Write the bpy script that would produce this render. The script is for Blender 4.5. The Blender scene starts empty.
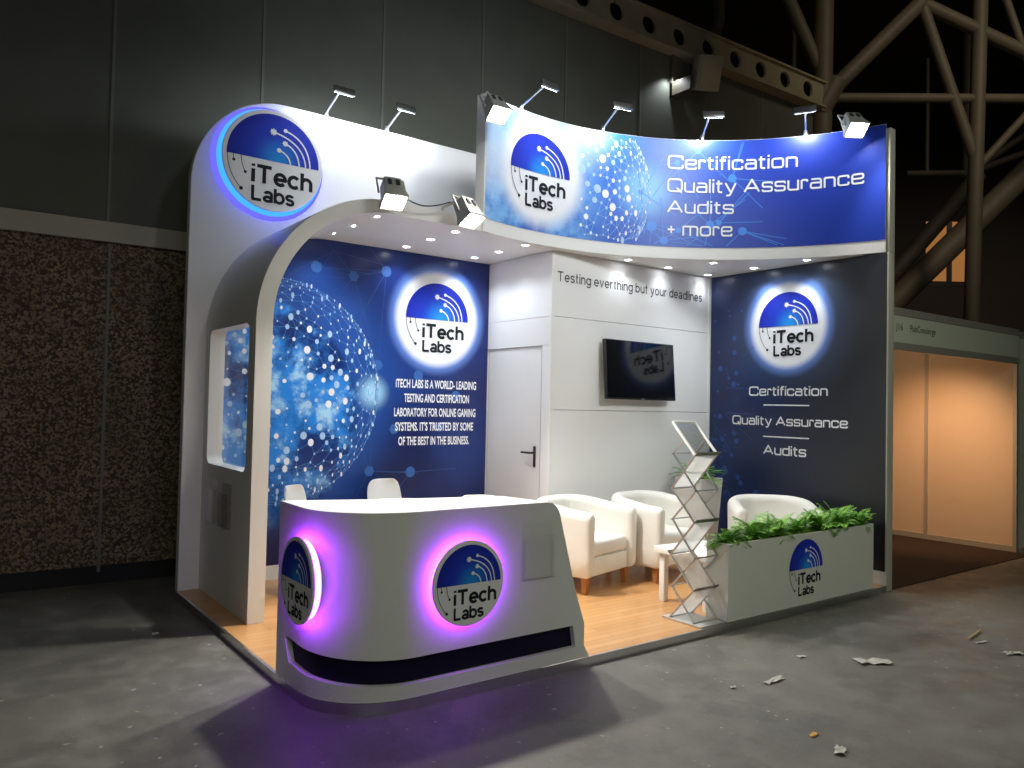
import bpy, bmesh, math, random
from mathutils import Vector, Matrix
random.seed(7)
PI = math.pi
SC = bpy.context.scene
COL = SC.collection

# ---------------------------------------------------------------- materials
def new_mat(name):
    m = bpy.data.materials.new(name); m.use_nodes = True
    nt = m.node_tree; nt.nodes.clear()
    out = nt.nodes.new('ShaderNodeOutputMaterial')
    return m, nt, out

class N:
    """tiny node-graph helper"""
    def __init__(s, nt): s.nt = nt
    def node(s, t, **kw):
        n = s.nt.nodes.new(t)
        for k, v in kw.items(): setattr(n, k, v)
        return n
    def lk(s, a, b): s.nt.links.new(a, b)
    def put(s, sock, v):
        if hasattr(v, 'is_output') or isinstance(v, bpy.types.NodeSocket): s.lk(v, sock)
        else: sock.default_value = v
    def math(s, op, a, b=0.0, c=0.0, clamp=False):
        n = s.node('ShaderNodeMath', operation=op, use_clamp=clamp)
        s.put(n.inputs[0], a); s.put(n.inputs[1], b); s.put(n.inputs[2], c)
        return n.outputs[0]
    def mix(s, f, a, b):
        n = s.node('ShaderNodeMix', data_type='RGBA')
        s.put(n.inputs[0], f); s.put(n.inputs[6], a if not isinstance(a, tuple) else rgba(a)); s.put(n.inputs[7], b if not isinstance(b, tuple) else rgba(b))
        return n.outputs[2]
    def noise(s, vec, scale, detail=3, rough=.55):
        n = s.node('ShaderNodeTexNoise'); n.inputs['Scale'].default_value = scale
        n.inputs['Detail'].default_value = detail; n.inputs['Roughness'].default_value = rough
        if vec is not None: s.lk(vec, n.inputs['Vector'])
        return n.outputs['Fac']
    def rng(s, v, a, b, c=0.0, d=1.0, smooth=True):
        n = s.node('ShaderNodeMapRange', interpolation_type='SMOOTHSTEP' if smooth else 'LINEAR')
        s.put(n.inputs[0], v); n.inputs[1].default_value = a; n.inputs[2].default_value = b
        n.inputs[3].default_value = c; n.inputs[4].default_value = d
        return n.outputs[0]
    def obj(s): return s.node('ShaderNodeTexCoord').outputs['Object']
    def uv(s): return s.node('ShaderNodeTexCoord').outputs['UV']
    def xyz(s, v):
        n = s.node('ShaderNodeSeparateXYZ'); s.lk(v, n.inputs[0]); return n.outputs
    def dist(s, a, b, ca, cb):
        da = s.math('SUBTRACT', a, ca); db = s.math('SUBTRACT', b, cb)
        return s.math('SQRT', s.math('ADD', s.math('MULTIPLY', da, da), s.math('MULTIPLY', db, db)))
    def bump(s, h, strength, dist=.01):
        n = s.node('ShaderNodeBump'); n.inputs['Strength'].default_value = strength
        n.inputs['Distance'].default_value = dist; s.lk(h, n.inputs['Height']); return n.outputs[0]

def rgba(c): return (c[0], c[1], c[2], 1.0)
def principled(g, out, color, rough=.5, metal=0.0, spec=.5, normal=None, coat=0.0):
    b = g.node('ShaderNodeBsdfPrincipled')
    g.put(b.inputs['Base Color'], rgba(color) if isinstance(color, tuple) else color)
    g.put(b.inputs['Roughness'], rough); b.inputs['Metallic'].default_value = metal
    b.inputs['Specular IOR Level'].default_value = spec
    b.inputs['Coat Weight'].default_value = coat
    if normal is not None: g.lk(normal, b.inputs['Normal'])
    g.lk(b.outputs[0], out.inputs[0]); return b

MATS = {}
def plain(name, color, rough=.5, metal=0.0, spec=.5, var=.05, scale=6.0, bump=0.0, bscale=80.0, coat=0.0):
    """one colour with slight procedural unevenness"""
    if name in MATS: return MATS[name]
    m, nt, out = new_mat(name); g = N(nt)
    o = g.obj(); n = g.noise(o, scale)
    lo = tuple(c * (1 - var) for c in color); hi = tuple(min(1, c * (1 + var)) for c in color)
    nrm = g.bump(g.noise(o, bscale, 4), bump) if bump else None
    principled(g, out, g.mix(n, lo, hi), rough, metal, spec, nrm, coat)
    MATS[name] = m; return m
def emit(name, color, strength):
    if name in MATS: return MATS[name]
    m, nt, out = new_mat(name); g = N(nt)
    e = g.node('ShaderNodeEmission'); e.inputs[0].default_value = rgba(color); e.inputs[1].default_value = strength
    g.lk(e.outputs[0], out.inputs[0]); MATS[name] = m; return m
def clear_acrylic(name='clear acrylic', tint=(1, 1, 1)):
    if name in MATS: return MATS[name]
    m, nt, out = new_mat(name); g = N(nt)
    t = g.node('ShaderNodeBsdfTransparent'); t.inputs[0].default_value = rgba(tint)
    gl = g.node('ShaderNodeBsdfGlossy'); gl.inputs['Roughness'].default_value = .05
    lw_ = g.node('ShaderNodeLayerWeight'); lw_.inputs[0].default_value = .5
    fr = g.math('MULTIPLY_ADD', g.math('POWER', lw_.outputs['Facing'], 4.0), .5, .02)
    mx = g.node('ShaderNodeMixShader'); g.lk(fr, mx.inputs[0]); g.lk(t.outputs[0], mx.inputs[1]); g.lk(gl.outputs[0], mx.inputs[2])
    g.lk(mx.outputs[0], out.inputs[0]); MATS[name] = m; return m

M_white = plain('white laminate', (.80, .80, .79), .42, var=.015)
M_whitewall = plain('white painted panel', (.80, .80, .80), .5, var=.015)
M_leather = plain('white leatherette', (.80, .79, .75), .42, var=.03, bump=.08, bscale=120)
M_shell = plain('white plastic shell', (.82, .82, .81), .3, var=.01)
M_cwhite = plain('counter white laminate', (.70, .72, .66), .42, var=.02)
M_leg = plain('honey wood leg', (.42, .17, .045), .45, var=.2, scale=20)
M_alu = plain('aluminium', (.62, .62, .62), .3, metal=1.0, var=.08)
M_chrome = plain('silver metal', (.55, .56, .57), .28, metal=.9, var=.05)
M_darkmetal = plain('dark metal', (.05, .05, .055), .4, metal=.6)
M_shelfgrey = plain('dark grey lip', (.13, .135, .13), .4, metal=.3)
M_slot = plain('dark navy recess', (.005, .004, .022), .6, spec=.2)
M_black = plain('black plastic', (.012, .012, .013), .35)
M_screen = plain('black glass screen', (.004, .004, .006), .06, spec=.6, var=0)
M_ink = plain('dark ink print', (.016, .019, .026), .7, spec=.15, var=0)
M_text_grey = plain('grey vinyl lettering', (.05, .055, .065), .5, var=0)
M_print_white = plain('white ink print', (.86, .88, .92), .4, var=0)
M_logo_white = plain('white logo face', (.82, .82, .84), .35, var=0)
M_print_pale = plain('pale blue ink print', (.42, .62, .88), .4, var=0)
M_print_mid = plain('mid blue ink print', (.035, .13, .42), .4, var=0)
M_print_link = plain('link line print', (.10, .28, .66), .4, var=0)
M_print_line = plain('thin blue line print', (.03, .085, .29), .4, var=0)
M_flood = plain('cast grey housing', (.36, .36, .33), .45, metal=.3, var=.1)
M_floodlight = plain('pale grey housing', (.55, .54, .50), .45, var=.05)
M_pot = plain('white pot', (.80, .80, .78), .45, var=.01)
M_soil = plain('dark soil', (.03, .02, .012), .9, var=.5, scale=60)
M_led = emit('led lens', (.95, .97, 1.0), 26)
M_floodlens = emit('floodlight lens', (1.0, .93, .74), 60)
M_spotlens = emit('arm light lens', (.86, .93, 1.0), 25)
M_halo_purple = emit('purple led strip', (.34, .03, 1.0), 27)
M_halo_blue = emit('blue led strip', (.075, .07, 1.0), 1.7)
M_halo_cyan = emit('cyan blue led strip', (.03, .20, 1.0), 1.8)
M_warm = emit('warm lamp', (1.0, .62, .28), 30)
M_steel = plain('grey painted steel', (.12, .10, .07), .6, var=.25, scale=3)
M_steel2 = plain('dusty brown steel', (.07, .055, .04), .65, var=.25, scale=3)
M_beam = plain('cream painted beam', (.34, .30, .20), .6, var=.2, scale=4)
M_cable = plain('black cable', (.01, .01, .01), .5)
M_paper = plain('torn white paper', (.42, .405, .37), .8, var=.1, scale=20)
M_straw = plain('pale wood stick', (.45, .36, .20), .7, var=.2, scale=20)
M_orange_bit = plain('orange scrap', (.55, .30, .05), .7)
M_nbwall = plain('cream stand panel', (.62, .50, .38), .55, var=.03)
M_nbfascia = plain('pale fascia board', (.66, .71, .58), .5, var=.02)
M_nbrail = plain('grey aluminium rail', (.40, .38, .34), .45, metal=.2, var=.1)
M_carpet = plain('dark brown carpet', (.03, .016, .010), .95, var=.3, scale=40)
M_acr = clear_acrylic()

def mat_wood():
    m, nt, out = new_mat('oak laminate'); g = N(nt); o = g.obj(); x, y, z = g.xyz(o)
    br = g.node('ShaderNodeTexBrick'); g.lk(o, br.inputs['Vector'])
    br.inputs['Scale'].default_value = 1.0; br.inputs['Mortar Size'].default_value = .0015
    br.inputs['Brick Width'].default_value = .9; br.inputs['Row Height'].default_value = .065
    br.inputs['Color1'].default_value = (.56, .29, .11, 1); br.inputs['Color2'].default_value = (.66, .37, .155, 1)
    br.inputs['Mortar'].default_value = (.30, .13, .04, 1); br.inputs['Bias'].default_value = 0
    mp = g.node('ShaderNodeMapping'); g.lk(o, mp.inputs[0]); mp.inputs['Scale'].default_value = (2.0, 26, 1)
    n = g.noise(mp.outputs[0], 3.0, 5)
    principled(g, out, g.mix(g.math('MULTIPLY', n, .35), br.outputs[0], (.36, .15, .04)), .33, coat=.15)
    return m
M_wood = mat_wood()

def mat_concrete():
    m, nt, out = new_mat('hall concrete floor'); g = N(nt); o = g.obj()
    a = g.noise(o, .55, 6, .62); b = g.noise(o, 4.5, 6, .65); c = g.noise(o, 45, 3, .6); d = g.noise(o, 1.4, 5, .7)
    base = g.mix(g.rng(a, .35, .65), (.105, .105, .094), (.145, .142, .126))
    base = g.mix(g.math('MULTIPLY', g.rng(b, .45, .68), .5), base, (.19, .182, .16))
    base = g.mix(g.math('MULTIPLY', g.rng(d, .52, .60), .35), base, (.072, .072, .065))
    spk = g.noise(o, 19, 2, .4)
    base = g.mix(g.math('MULTIPLY', g.rng(spk, .70, .76), .7), base, (.42, .41, .37))
    base = g.mix(g.math('MULTIPLY', g.rng(c, .55, .75), .3), base, (.055, .055, .05))
    principled(g, out, base, g.rng(b, .3, .7, .42, .7), spec=.4, normal=g.bump(b, .12, .02))
    return m
M_concrete = mat_concrete()

def mat_aggregate():
    m, nt, out = new_mat('exposed aggregate'); g = N(nt); o = g.obj()
    v = g.node('ShaderNodeTexVoronoi'); g.lk(o, v.inputs['Vector']); v.inputs['Scale'].default_value = 62
    h = g.xyz(v.outputs['Color'])[0]
    n = g.noise(o, 2.5, 4)
    c = g.mix(g.rng(h, .2, .95), (.055, .039, .026), (.33, .25, .17))
    c = g.mix(g.math('MULTIPLY', g.rng(n, .35, .65), .35), c, (.09, .065, .042))
    principled(g, out, c, .8, normal=g.bump(v.outputs['Distance'], .6, .02))
    return m
M_aggregate = mat_aggregate()
M_hallpanel = plain('dark felt wall panel', (.120, .128, .108), .75, var=.22, scale=1.8, spec=.3)
M_band = plain('grey concrete band', (.42, .41, .34), .7, var=.12, scale=3)
M_batten = plain('grey batten', (.16, .16, .14), .6)
M_base = plain('black plinth', (.008, .008, .010), .7)
M_hallfar = plain('far hall wall', (.035, .028, .024), .9, var=.5, scale=.25)

def mat_emblem():
    """blue half disc, uv = normalised logo coordinates"""
    m, nt, out = new_mat('blue logo print'); g = N(nt); x, y, z = g.xyz(g.uv())
    d = g.dist(x, y, .08, .02)
    c = g.mix(g.rng(d, .0, .62), (.014, .28, .82), (.014, .046, .56))
    c = g.mix(g.rng(d, .5, 1.15), c, (.013, .022, .40))
    principled(g, out, c, .6, spec=.2); return m
M_emblem = mat_emblem()

def glow(g, c, a, b, ca, cb, r0, r1, col=(.86, .88, .92), rim=True):
    if rim: c = g.mix(g.rng(g.dist(a, b, ca, cb), r0 + .04, r1 + .08, .8, 0.0), c, (.16, .30, .78))
    return g.mix(g.rng(g.dist(a, b, ca, cb), r0, r1, 1.0, 0.0), c, col)

def mat_globe():
    """printed artwork: blue earth inside a network globe; object x,z = metres on the wall"""
    m, nt, out = new_mat('globe artwork print'); g = N(nt); o = g.obj(); x, y, z = g.xyz(o)
    n1 = g.noise(o, .9, 2)
    c = g.mix(g.rng(z, .2, 2.9), (.006, .012, .080), (.009, .024, .15))
    c = g.mix(g.math('MULTIPLY', g.rng(n1, .4, .7), .5), c, (.02, .07, .34))
    d = g.dist(x, z, .72, 1.62)
    c = g.mix(g.rng(d, .80, 1.35, .75, 0), c, (.02, .10, .42))
    e = g.dist(x, z, .50, 1.42)
    cl = g.noise(o, 2.6, 7, .66); cl2 = g.noise(o, 6.0, 5, .6)
    earth = g.mix(g.rng(cl, .38, .56), (.006, .028, .17), (.025, .25, .78))
    earth = g.mix(g.math('MULTIPLY', g.rng(cl2, .46, .64), g.rng(cl, .44, .60)), earth, (.42, .72, .97))
    earth = g.mix(g.rng(z, .4, 1.15, .75, 0), earth, (.008, .03, .17))
    c = g.mix(g.rng(e, .93, 1.0, 1, 0), c, earth)
    c = g.mix(g.rng(g.dist(x, z, 1.61, 1.63), .02, .20, .95, 0), c, (.40, .74, .98))
    c = glow(g, c, x, z, 2.275, 2.345, .405, .485)
    principled(g, out, c, .30, spec=.5); return m
M_globe = mat_globe()

def mat_navy():
    m, nt, out = new_mat('navy artwork print'); g = N(nt); o = g.obj(); x, y, z = g.xyz(o)
    n1 = g.noise(o, 1.3, 3)
    c = g.mix(g.rng(y, .2, 1.9), (.014, .016, .019), (.010, .020, .085))
    c = g.mix(g.math('MULTIPLY', g.math('MULTIPLY', g.rng(n1, .42, .7), g.rng(y, .7, 1.9)), .6), c, (.012, .05, .22))
    c = g.mix(g.rng(g.dist(y, z, .99, 2.385), .36, .85, .45, 0), c, (.05, .09, .19))
    c = glow(g, c, y, z, .99, 2.375, .365, .45)
    principled(g, out, c, .33, spec=.5); return m
M_navy = mat_navy()

def mat_banner():
    """uv = metres along the curve and height"""
    m, nt, out = new_mat('banner artwork print'); g = N(nt); u = g.uv(); s, z, w = g.xyz(u)
    cl = g.noise(u, 2.1, 6, .62); cl2 = g.noise(u, 5.5, 5, .6)
    c = g.mix(g.rng(s, 1.0, 3.2), (.022, .17, .72), (.018, .05, .43))
    c = g.mix(g.rng(z, 3.0, 3.5, .45, 0), c, (.014, .05, .40))
    left = g.mix(g.rng(cl, .36, .62), (.012, .12, .58), (.24, .53, .92))
    left = g.mix(g.math('MULTIPLY', g.rng(cl2, .52, .74), .42), left, (.82, .90, .97))
    c = g.mix(g.rng(s, .85, 1.5, 1, 0), c, left)
    c = g.mix(g.rng(g.dist(s, z, 1.05, 4.0), .05, .5, .7, 0), c, (.62, .78, .95))
    c = g.mix(g.rng(g.dist(s, z, .08, 3.6), .05, .45, .6, 0), c, (.80, .88, .96))
    c = g.mix(g.rng(g.dist(s, z, 1.78, 3.56), .03, .35, .8, 0), c, (.22, .62, .98))
    c = glow(g, c, s, z, .67, 3.575, .36, .55, rim=False)
    principled(g, out, c, .35); return m
M_banner = mat_banner()

def mat_fern():
    m, nt, out = new_mat('fern green'); g = N(nt)
    n = g.noise(g.obj(), 14, 3)
    b = principled(g, out, g.mix(g.rng(n, .3, .7), (.07, .25, .02), (.26, .55, .06)), .5)
    return m
M_fern = mat_fern()
M_stem = plain('fern stem', (.12, .24, .05), .6)

# ---------------------------------------------------------------- mesh builder
def rotz(a): return Matrix.Rotation(a, 4, 'Z')
LOCS = {}
def thing(name, label, cat, loc=(0, 0, 0), rz=0.0, group=None, kind=None):
    o = bpy.data.objects.new(name, None); COL.objects.link(o)
    o.empty_display_size = .1
    o.location = loc; o.rotation_euler = (0, 0, rz)
    tag(o, label, cat, group, kind)
    return o
def tag(o, label, cat, group=None, kind=None):
    if label: o['label'] = label
    if cat: o['category'] = cat
    if group: o['group'] = group
    if kind: o['kind'] = kind
    return o
def wmat(o):
    m = Matrix.Translation(o.location) @ o.rotation_euler.to_matrix().to_4x4()
    return wmat(o.parent) @ m if o.parent else m

class MB:
    def __init__(s): s.bm = bmesh.new(); s.uvl = None; s.mi = 0
    def face(s, vs, uvs=None):
        try: f = s.bm.faces.new(vs)
        except ValueError: return None
        f.material_index = s.mi
        if uvs:
            if s.uvl is None: s.uvl = s.bm.loops.layers.uv.new('UVMap')
            for l, q in zip(f.loops, uvs): l[s.uvl].uv = q
        return f
    def poly(s, pts, uvs=None): return s.face([s.bm.verts.new(p) for p in pts], uvs)
    def box(s, lo, hi, M=None, bevel=0.0, seg=2):
        x0, y0, z0 = lo; x1, y1, z1 = hi
        P = [Vector(q) for q in ((x0,y0,z0),(x1,y0,z0),(x1,y1,z0),(x0,y1,z0),(x0,y0,z1),(x1,y0,z1),(x1,y1,z1),(x0,y1,z1))]
        if M is not None: P = [M @ q for q in P]
        v = [s.bm.verts.new(q) for q in P]
        fs = [s.face([v[i] for i in f]) for f in ((3,2,1,0),(4,5,6,7),(0,1,5,4),(1,2,6,5),(2,3,7,6),(3,0,4,7))]
        if bevel:
            es = list({e for f in fs for e in f.edges})
            r = bmesh.ops.bevel(s.bm, geom=es, offset=bevel, segments=seg, profile=.5, affect='EDGES')
            for f in r['faces']: f.material_index = s.mi
        return s
    def tube(s, pts, r, n=10, cap=True):
        pts = [Vector(p) for p in pts]; rs = r if isinstance(r, (list, tuple)) else [r] * len(pts)
        rings = []; up = None
        for i, p in enumerate(pts):
            t = ((pts[min(i + 1, len(pts) - 1)] - pts[max(i - 1, 0)])).normalized()
            if up is None:
                up = Vector((0, 0, 1)) if abs(t.z) < .9 else Vector((1, 0, 0))
            a = t.cross(up).normalized(); b = a.cross(t).normalized(); up = b
            rings.append([s.bm.verts.new(p + (a * math.cos(2*PI*k/n) + b * math.sin(2*PI*k/n)) * rs[i]) for k in range(n)])
        for A, B in zip(rings, rings[1:]):
            for k in range(n): s.face([A[k], A[(k+1) % n], B[(k+1) % n], B[k]])
        if cap: s.face(rings[0][::-1]); s.face(rings[-1])
        return s
    def lathe(s, prof, c=(0, 0, 0), n=32, M=None, close=False):
        """prof: (r,z) list about local z through c"""
        c = Vector(c); rings = []
        for r, z in prof:
            if r < 1e-6: ring = [Vector((0, 0, z))]
            else: ring = [Vector((r*math.cos(2*PI*k/n), r*math.sin(2*PI*k/n), z)) for k in range(n)]
            ring = [s.bm.verts.new((M @ q if M is not None else q) + c) for q in ring]
            rings.append(ring)
        for A, B in zip(rings, rings[1:]):
            for k in range(n):
                a0, a1 = A[k % len(A)], A[(k+1) % n if len(A) > 1 else 0]
                b0, b1 = B[k % len(B)], B[(k+1) % n if len(B) > 1 else 0]
                vs = []
                for q in (a0, a1, b1, b0):
                    if q not in vs: vs.append(q)
                if len(vs) > 2: s.face(vs)
        return s
    def prism(s, poly, f0, f1):
        """poly: 2d points; f0,f1 map a 2d point to the two ends"""
        A = [s.bm.verts.new(f0(*p)) for p in poly]; B = [s.bm.verts.new(f1(*p)) for p in poly]
        n = len(poly)
        s.face(A[::-1]); s.face(B)
        for k in range(n): s.face([A[k], A[(k+1) % n], B[(k+1) % n], B[k]])
        return s
    def grid(s, rows, uv=None, closed=False):
        """rows of 3d points -> quads; uv rows optional"""
        V = [[s.bm.verts.new(p) for p in r] for r in rows]
        for i in range(len(V) - 1):
            m = len(V[i])
            for j in range(m if closed else m - 1):
                k = (j + 1) % m
                s.face([V[i][j], V[i][k], V[i+1][k], V[i+1][j]],
                       None if uv is None else [uv[i][j], uv[i][k], uv[i+1][k], uv[i+1][j]])
        return V
    def holed(s, outer, holes, f0, f1, rim=True):
        """plate with holes: 2d loops, f0 and f1 give its two faces"""
        for f in (f0, f1):
            es = []
            for lp in [outer] + holes:
                vs = [s.bm.verts.new(f(*p)) for p in lp]
                es += [s.bm.edges.new((vs[k], vs[(k+1) % len(vs)])) for k in range(len(vs))]
            r = bmesh.ops.triangle_fill(s.bm, use_beauty=True, use_dissolve=False, edges=es)
            for q in r['geom']:
                if isinstance(q, bmesh.types.BMFace): q.material_index = s.mi
        for lp in [outer] + holes:
            n = len(lp)
            A = [s.bm.verts.new(f0(*p)) for p in lp]; B = [s.bm.verts.new(f1(*p)) for p in lp]
            for k in range(n): s.face([A[k], A[(k+1) % n], B[(k+1) % n], B[k]])
        return s
    def build(s, name, mats, parent=None, world=True, smooth=40, bevel=0.0, weld=True, fix=True, loc=None):
        if weld: bmesh.ops.remove_doubles(s.bm, verts=s.bm.verts, dist=1e-5)
        if fix: bmesh.ops.recalc_face_normals(s.bm, faces=s.bm.faces)
        if parent is not None and world: s.bm.transform(wmat(parent).inverted())
        elif parent is None and loc is not None and world: s.bm.transform(Matrix.Translation(-Vector(loc)))
        me = bpy.data.meshes.new(name); s.bm.to_mesh(me); s.bm.free()
        for m in (mats if isinstance(mats, (list, tuple)) else [mats]): me.materials.append(m)
        if smooth:
            for p in me.polygons: p.use_smooth = True
            try: me.set_sharp_from_angle(angle=math.radians(smooth))
            except Exception: pass
        o = bpy.data.objects.new(name, me); COL.objects.link(o)
        if parent is not None: o.parent = parent
        elif loc is not None: o.location = loc
        if bevel:
            b = o.modifiers.new('bevel', 'BEVEL'); b.width = bevel; b.segments = 2; b.limit_method = 'ANGLE'
            b.angle_limit = math.radians(35)
        return o

def rrect(x0, y0, x1, y1, r, n=6):
    P = []
    for cx, cy, a0 in ((x1-r, y1-r, 0), (x0+r, y1-r, PI/2), (x0+r, y0+r, PI), (x1-r, y0+r, 1.5*PI)):
        for k in range(n + 1):
            a = a0 + k * PI / 2 / n; P.append((cx + r*math.cos(a), cy + r*math.sin(a)))
    return P

def copy_tree(o, parent=None):
    c = o.copy(); COL.objects.link(c)
    if parent is not None: c.parent = parent
    for ch in [q for q in bpy.data.objects if q.parent is o]: copy_tree(ch, c)
    return c
def lamp(name, kind, loc, power, color=(1, 1, 1), parent=None, aim=None, size=.05, spot=90, blend=.6, sx=None, sy=None):
    d = bpy.data.lights.new(name, kind); d.energy = power; d.color = color
    if kind in ('POINT', 'SPOT'): d.shadow_soft_size = size
    if kind == 'SPOT': d.spot_size = math.radians(spot); d.spot_blend = blend
    if kind == 'AREA':
        d.spread = math.radians(95)
        d.shape = 'RECTANGLE'; d.size = sx; d.size_y = sy
    o = bpy.data.objects.new(name, d); COL.objects.link(o)
    o.location = loc
    if aim is not None:
        o.rotation_euler = (Vector(aim) - Vector(loc)).to_track_quat('-Z', 'Y').to_euler()
    if parent is not None:
        o.parent = parent; o.matrix_parent_inverse = wmat(parent).inverted()
    return o

# ---------------------------------------------------------------- lettering
def text2d(string, bold=0.0):
    """triangulated outline of the built-in font, cap height 1, origin at left baseline"""
    c = bpy.data.curves.new('lettering', 'FONT'); c.body = string; c.size = 1.0; c.offset = bold
    c.resolution_u = 4
    o = bpy.data.objects.new('lettering', c); COL.objects.link(o)
    bpy.context.view_layer.update()
    me = bpy.data.meshes.new_from_object(o.evaluated_get(bpy.context.evaluated_depsgraph_get()))
    vs = [(v.co.x, v.co.y) for v in me.vertices]; fs = [tuple(p.vertices) for p in me.polygons]
    bpy.data.objects.remove(o); bpy.data.curves.remove(c); bpy.data.meshes.remove(me)
    return vs, fs
CAPH = None
def cap_height():
    global CAPH
    if CAPH is None: CAPH = max(y for x, y in text2d('T')[0])
    return CAPH
def put_text(mb, frame, string, x, y, cap, width=None, align='l', h=.003, bold=0.0, xs=1.0):
    vs, fs = text2d(string, bold); k = cap / cap_height()
    x0 = min(v[0] for v in vs); x1 = max(v[0] for v in vs)
    sx = k * xs if width is None else width / (x1 - x0)
    w = (x1 - x0) * sx
    ox = x if align == 'l' else (x - w/2 if align == 'c' else x - w)
    V = [mb.bm.verts.new(frame(ox + (a - x0) * sx, y + b * k, h)) for a, b in vs]
    for f in fs: mb.face([V[i] for i in f])
    return w

def fillet(pts, r, closed=False, n=4):
    out = []; m = len(pts)
    for i, p in enumerate(pts):
        if not closed and i in (0, m - 1): out.append(Vector(p)); continue
        a = Vector(pts[i-1]); b = Vector(p); c = Vector(pts[(i+1) % m])
        u = (a - b); v = (c - b); d = min(r, u.length * .48, v.length * .48)
        A = b + u.normalized() * d; B = b + v.normalized() * d
        for k in range(n + 1):
            t = k / n; out.append(A * (1-t)**2 + b * 2*t*(1-t) + B * t*t)
    return out
def ribbon(mb, frame, pts, w, h, closed=False):
    pts = [Vector(p) for p in pts]; q = [pts[0]]
    for p in pts[1:]:
        if (p - q[-1]).length > 1e-6: q.append(p)
    pts = q; m = len(pts); L = []; R = []
    for i in range(m):
        if closed: a, b = pts[i-1], pts[(i+1) % m]
        else: a, b = pts[max(i-1, 0)], pts[min(i+1, m-1)]
        t1 = (pts[i] - a); t2 = (b - pts[i])
        if t1.length < 1e-9: t1 = t2
        if t2.length < 1e-9: t2 = t1
        t1.normalize(); t2.normalize(); t = (t1 + t2)
        t = t.normalized() if t.length > 1e-6 else t1
        nrm = Vector((-t.y, t.x)); k = 1.0 / max(.5, nrm.dot(Vector((-t1.y, t1.x))))
        L.append(mb.bm.verts.new(frame(*(pts[i] + nrm * w/2 * k), h))); R.append(mb.bm.verts.new(frame(*(pts[i] - nrm * w/2 * k), h)))
    for i in range(m if closed else m - 1):
        j = (i + 1) % m; mb.face([R[i], R[j], L[j], L[i]])
# wide squared letter forms: (advance width, [(points, closed, corner radius)])
XH = .72
GL = {
 'C': (1.15, [([(1.15,.70),(1.15,1),(0,1),(0,0),(1.15,0),(1.15,.30)], 0, .28)]),
 'Q': (1.15, [([(0,0),(1.15,0),(1.15,1),(0,1)], 1, .28), ([(.72,.30),(1.15,-.10)], 0, 0)]),
 'A': (1.16, [([(0,0),(.58,1),(1.16,0)], 0, .02), ([(.2,.3),(.96,.3)], 0, 0)]),
 'e': (.80, [([(0,.37),(.8,.37),(.8,XH),(0,XH),(0,0),(.8,0),(.8,.16)], 0, .2)]),
 'r': (.42, [([(0,0),(0,XH)], 0, 0), ([(0,.45),(0,XH),(.42,XH),(.42,.56)], 0, .2)]),
 't': (.42, [([(.13,.98),(.13,0),(.44,0)], 0, .16), ([(-.06,XH),(.44,XH)], 0, 0)]),
 'i': (.02, [([(0,-.06),(0,XH+.06)], 0, 0), ([(0,.92),(0,1.07)], 0, 0)]),
 'l': (.02, [([(0,-.06),(0,1.07)], 0, 0)]),
 'f': (.40, [([(.13,-.06),(.13,1),(.46,1)], 0, .18), ([(-.06,XH),(.42,XH)], 0, 0)]),
 'c': (.74, [([(.74,.50),(.74,XH),(0,XH),(0,0),(.74,0),(.74,.22)], 0, .2)]),
 'a': (.76, [([(.04,XH),(.76,XH),(.76,-.06)], 0, .2), ([(.76,.42),(0,.42),(0,0),(.76,0)], 0, .16)]),
 'o': (.80, [([(0,0),(.8,0),(.8,XH),(0,XH)], 1, .2)]),
 'n': (.74, [([(0,-.06),(0,XH+.02)], 0, 0), ([(0,XH),(.74,XH),(.74,-.06)], 0, .2)]),
 'u': (.74, [([(0,XH+.06),(0,0),(.74,0)], 0, .2), ([(.74,XH+.06),(.74,-.06)], 0, 0)]),
 'd': (.76, [([(.76,1.07),(.76,-.06)], 0, 0), ([(.76,0),(0,0),(0,XH),(.76,XH)], 0, .2)]),
 'm': (1.20, [([(0,-.06),(0,XH+.02)], 0, 0), ([(0,XH),(1.2,XH),(1.2,-.06)], 0, .2), ([(.6,XH),(.6,-.06)], 0, 0)]),
 's': (.72, [([(.72,.56),(.72,XH),(0,XH),(0,.37),(.72,.35),(.72,0),(0,0),(0,.15)], 0, .14)]),
 'y': (.80, [([(0,XH+.04),(.42,.02)], 0, 0), ([(.82,XH+.04),(.36,-.27),(.08,-.27)], 0, .12)]),
 '+': (.62, [([(0,.42),(.62,.42)], 0, 0), ([(.31,.11),(.31,.73)], 0, 0)]),
}
def wide_width(s, gap=.27):
    return sum((.46 if ch == ' ' else GL[ch][0] + gap) for ch in s) - gap
def put_wide(mb, frame, s, x, y, cap, width=None, align='l', h=.004, weight=.15, gap=.27):
    w0 = wide_width(s, gap); kx = cap if width is None else width / w0
    if align == 'c': x -= w0 * kx / 2
    f = lambda a, b, hh: frame(x + a * kx, y + (b * .88 + .06) * cap, hh)
    p = 0.0
    for ch in s:
        if ch == ' ': p += .46; continue
        adv, st = GL[ch]
        for pts, cl, r in st:
            q = [(a + p, b) for a, b in pts]
            q = fillet(q, r, bool(cl)) if r else [Vector(t) for t in q]
            ribbon(mb, f, q, weight, h, bool(cl))
        p += adv + gap

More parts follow.
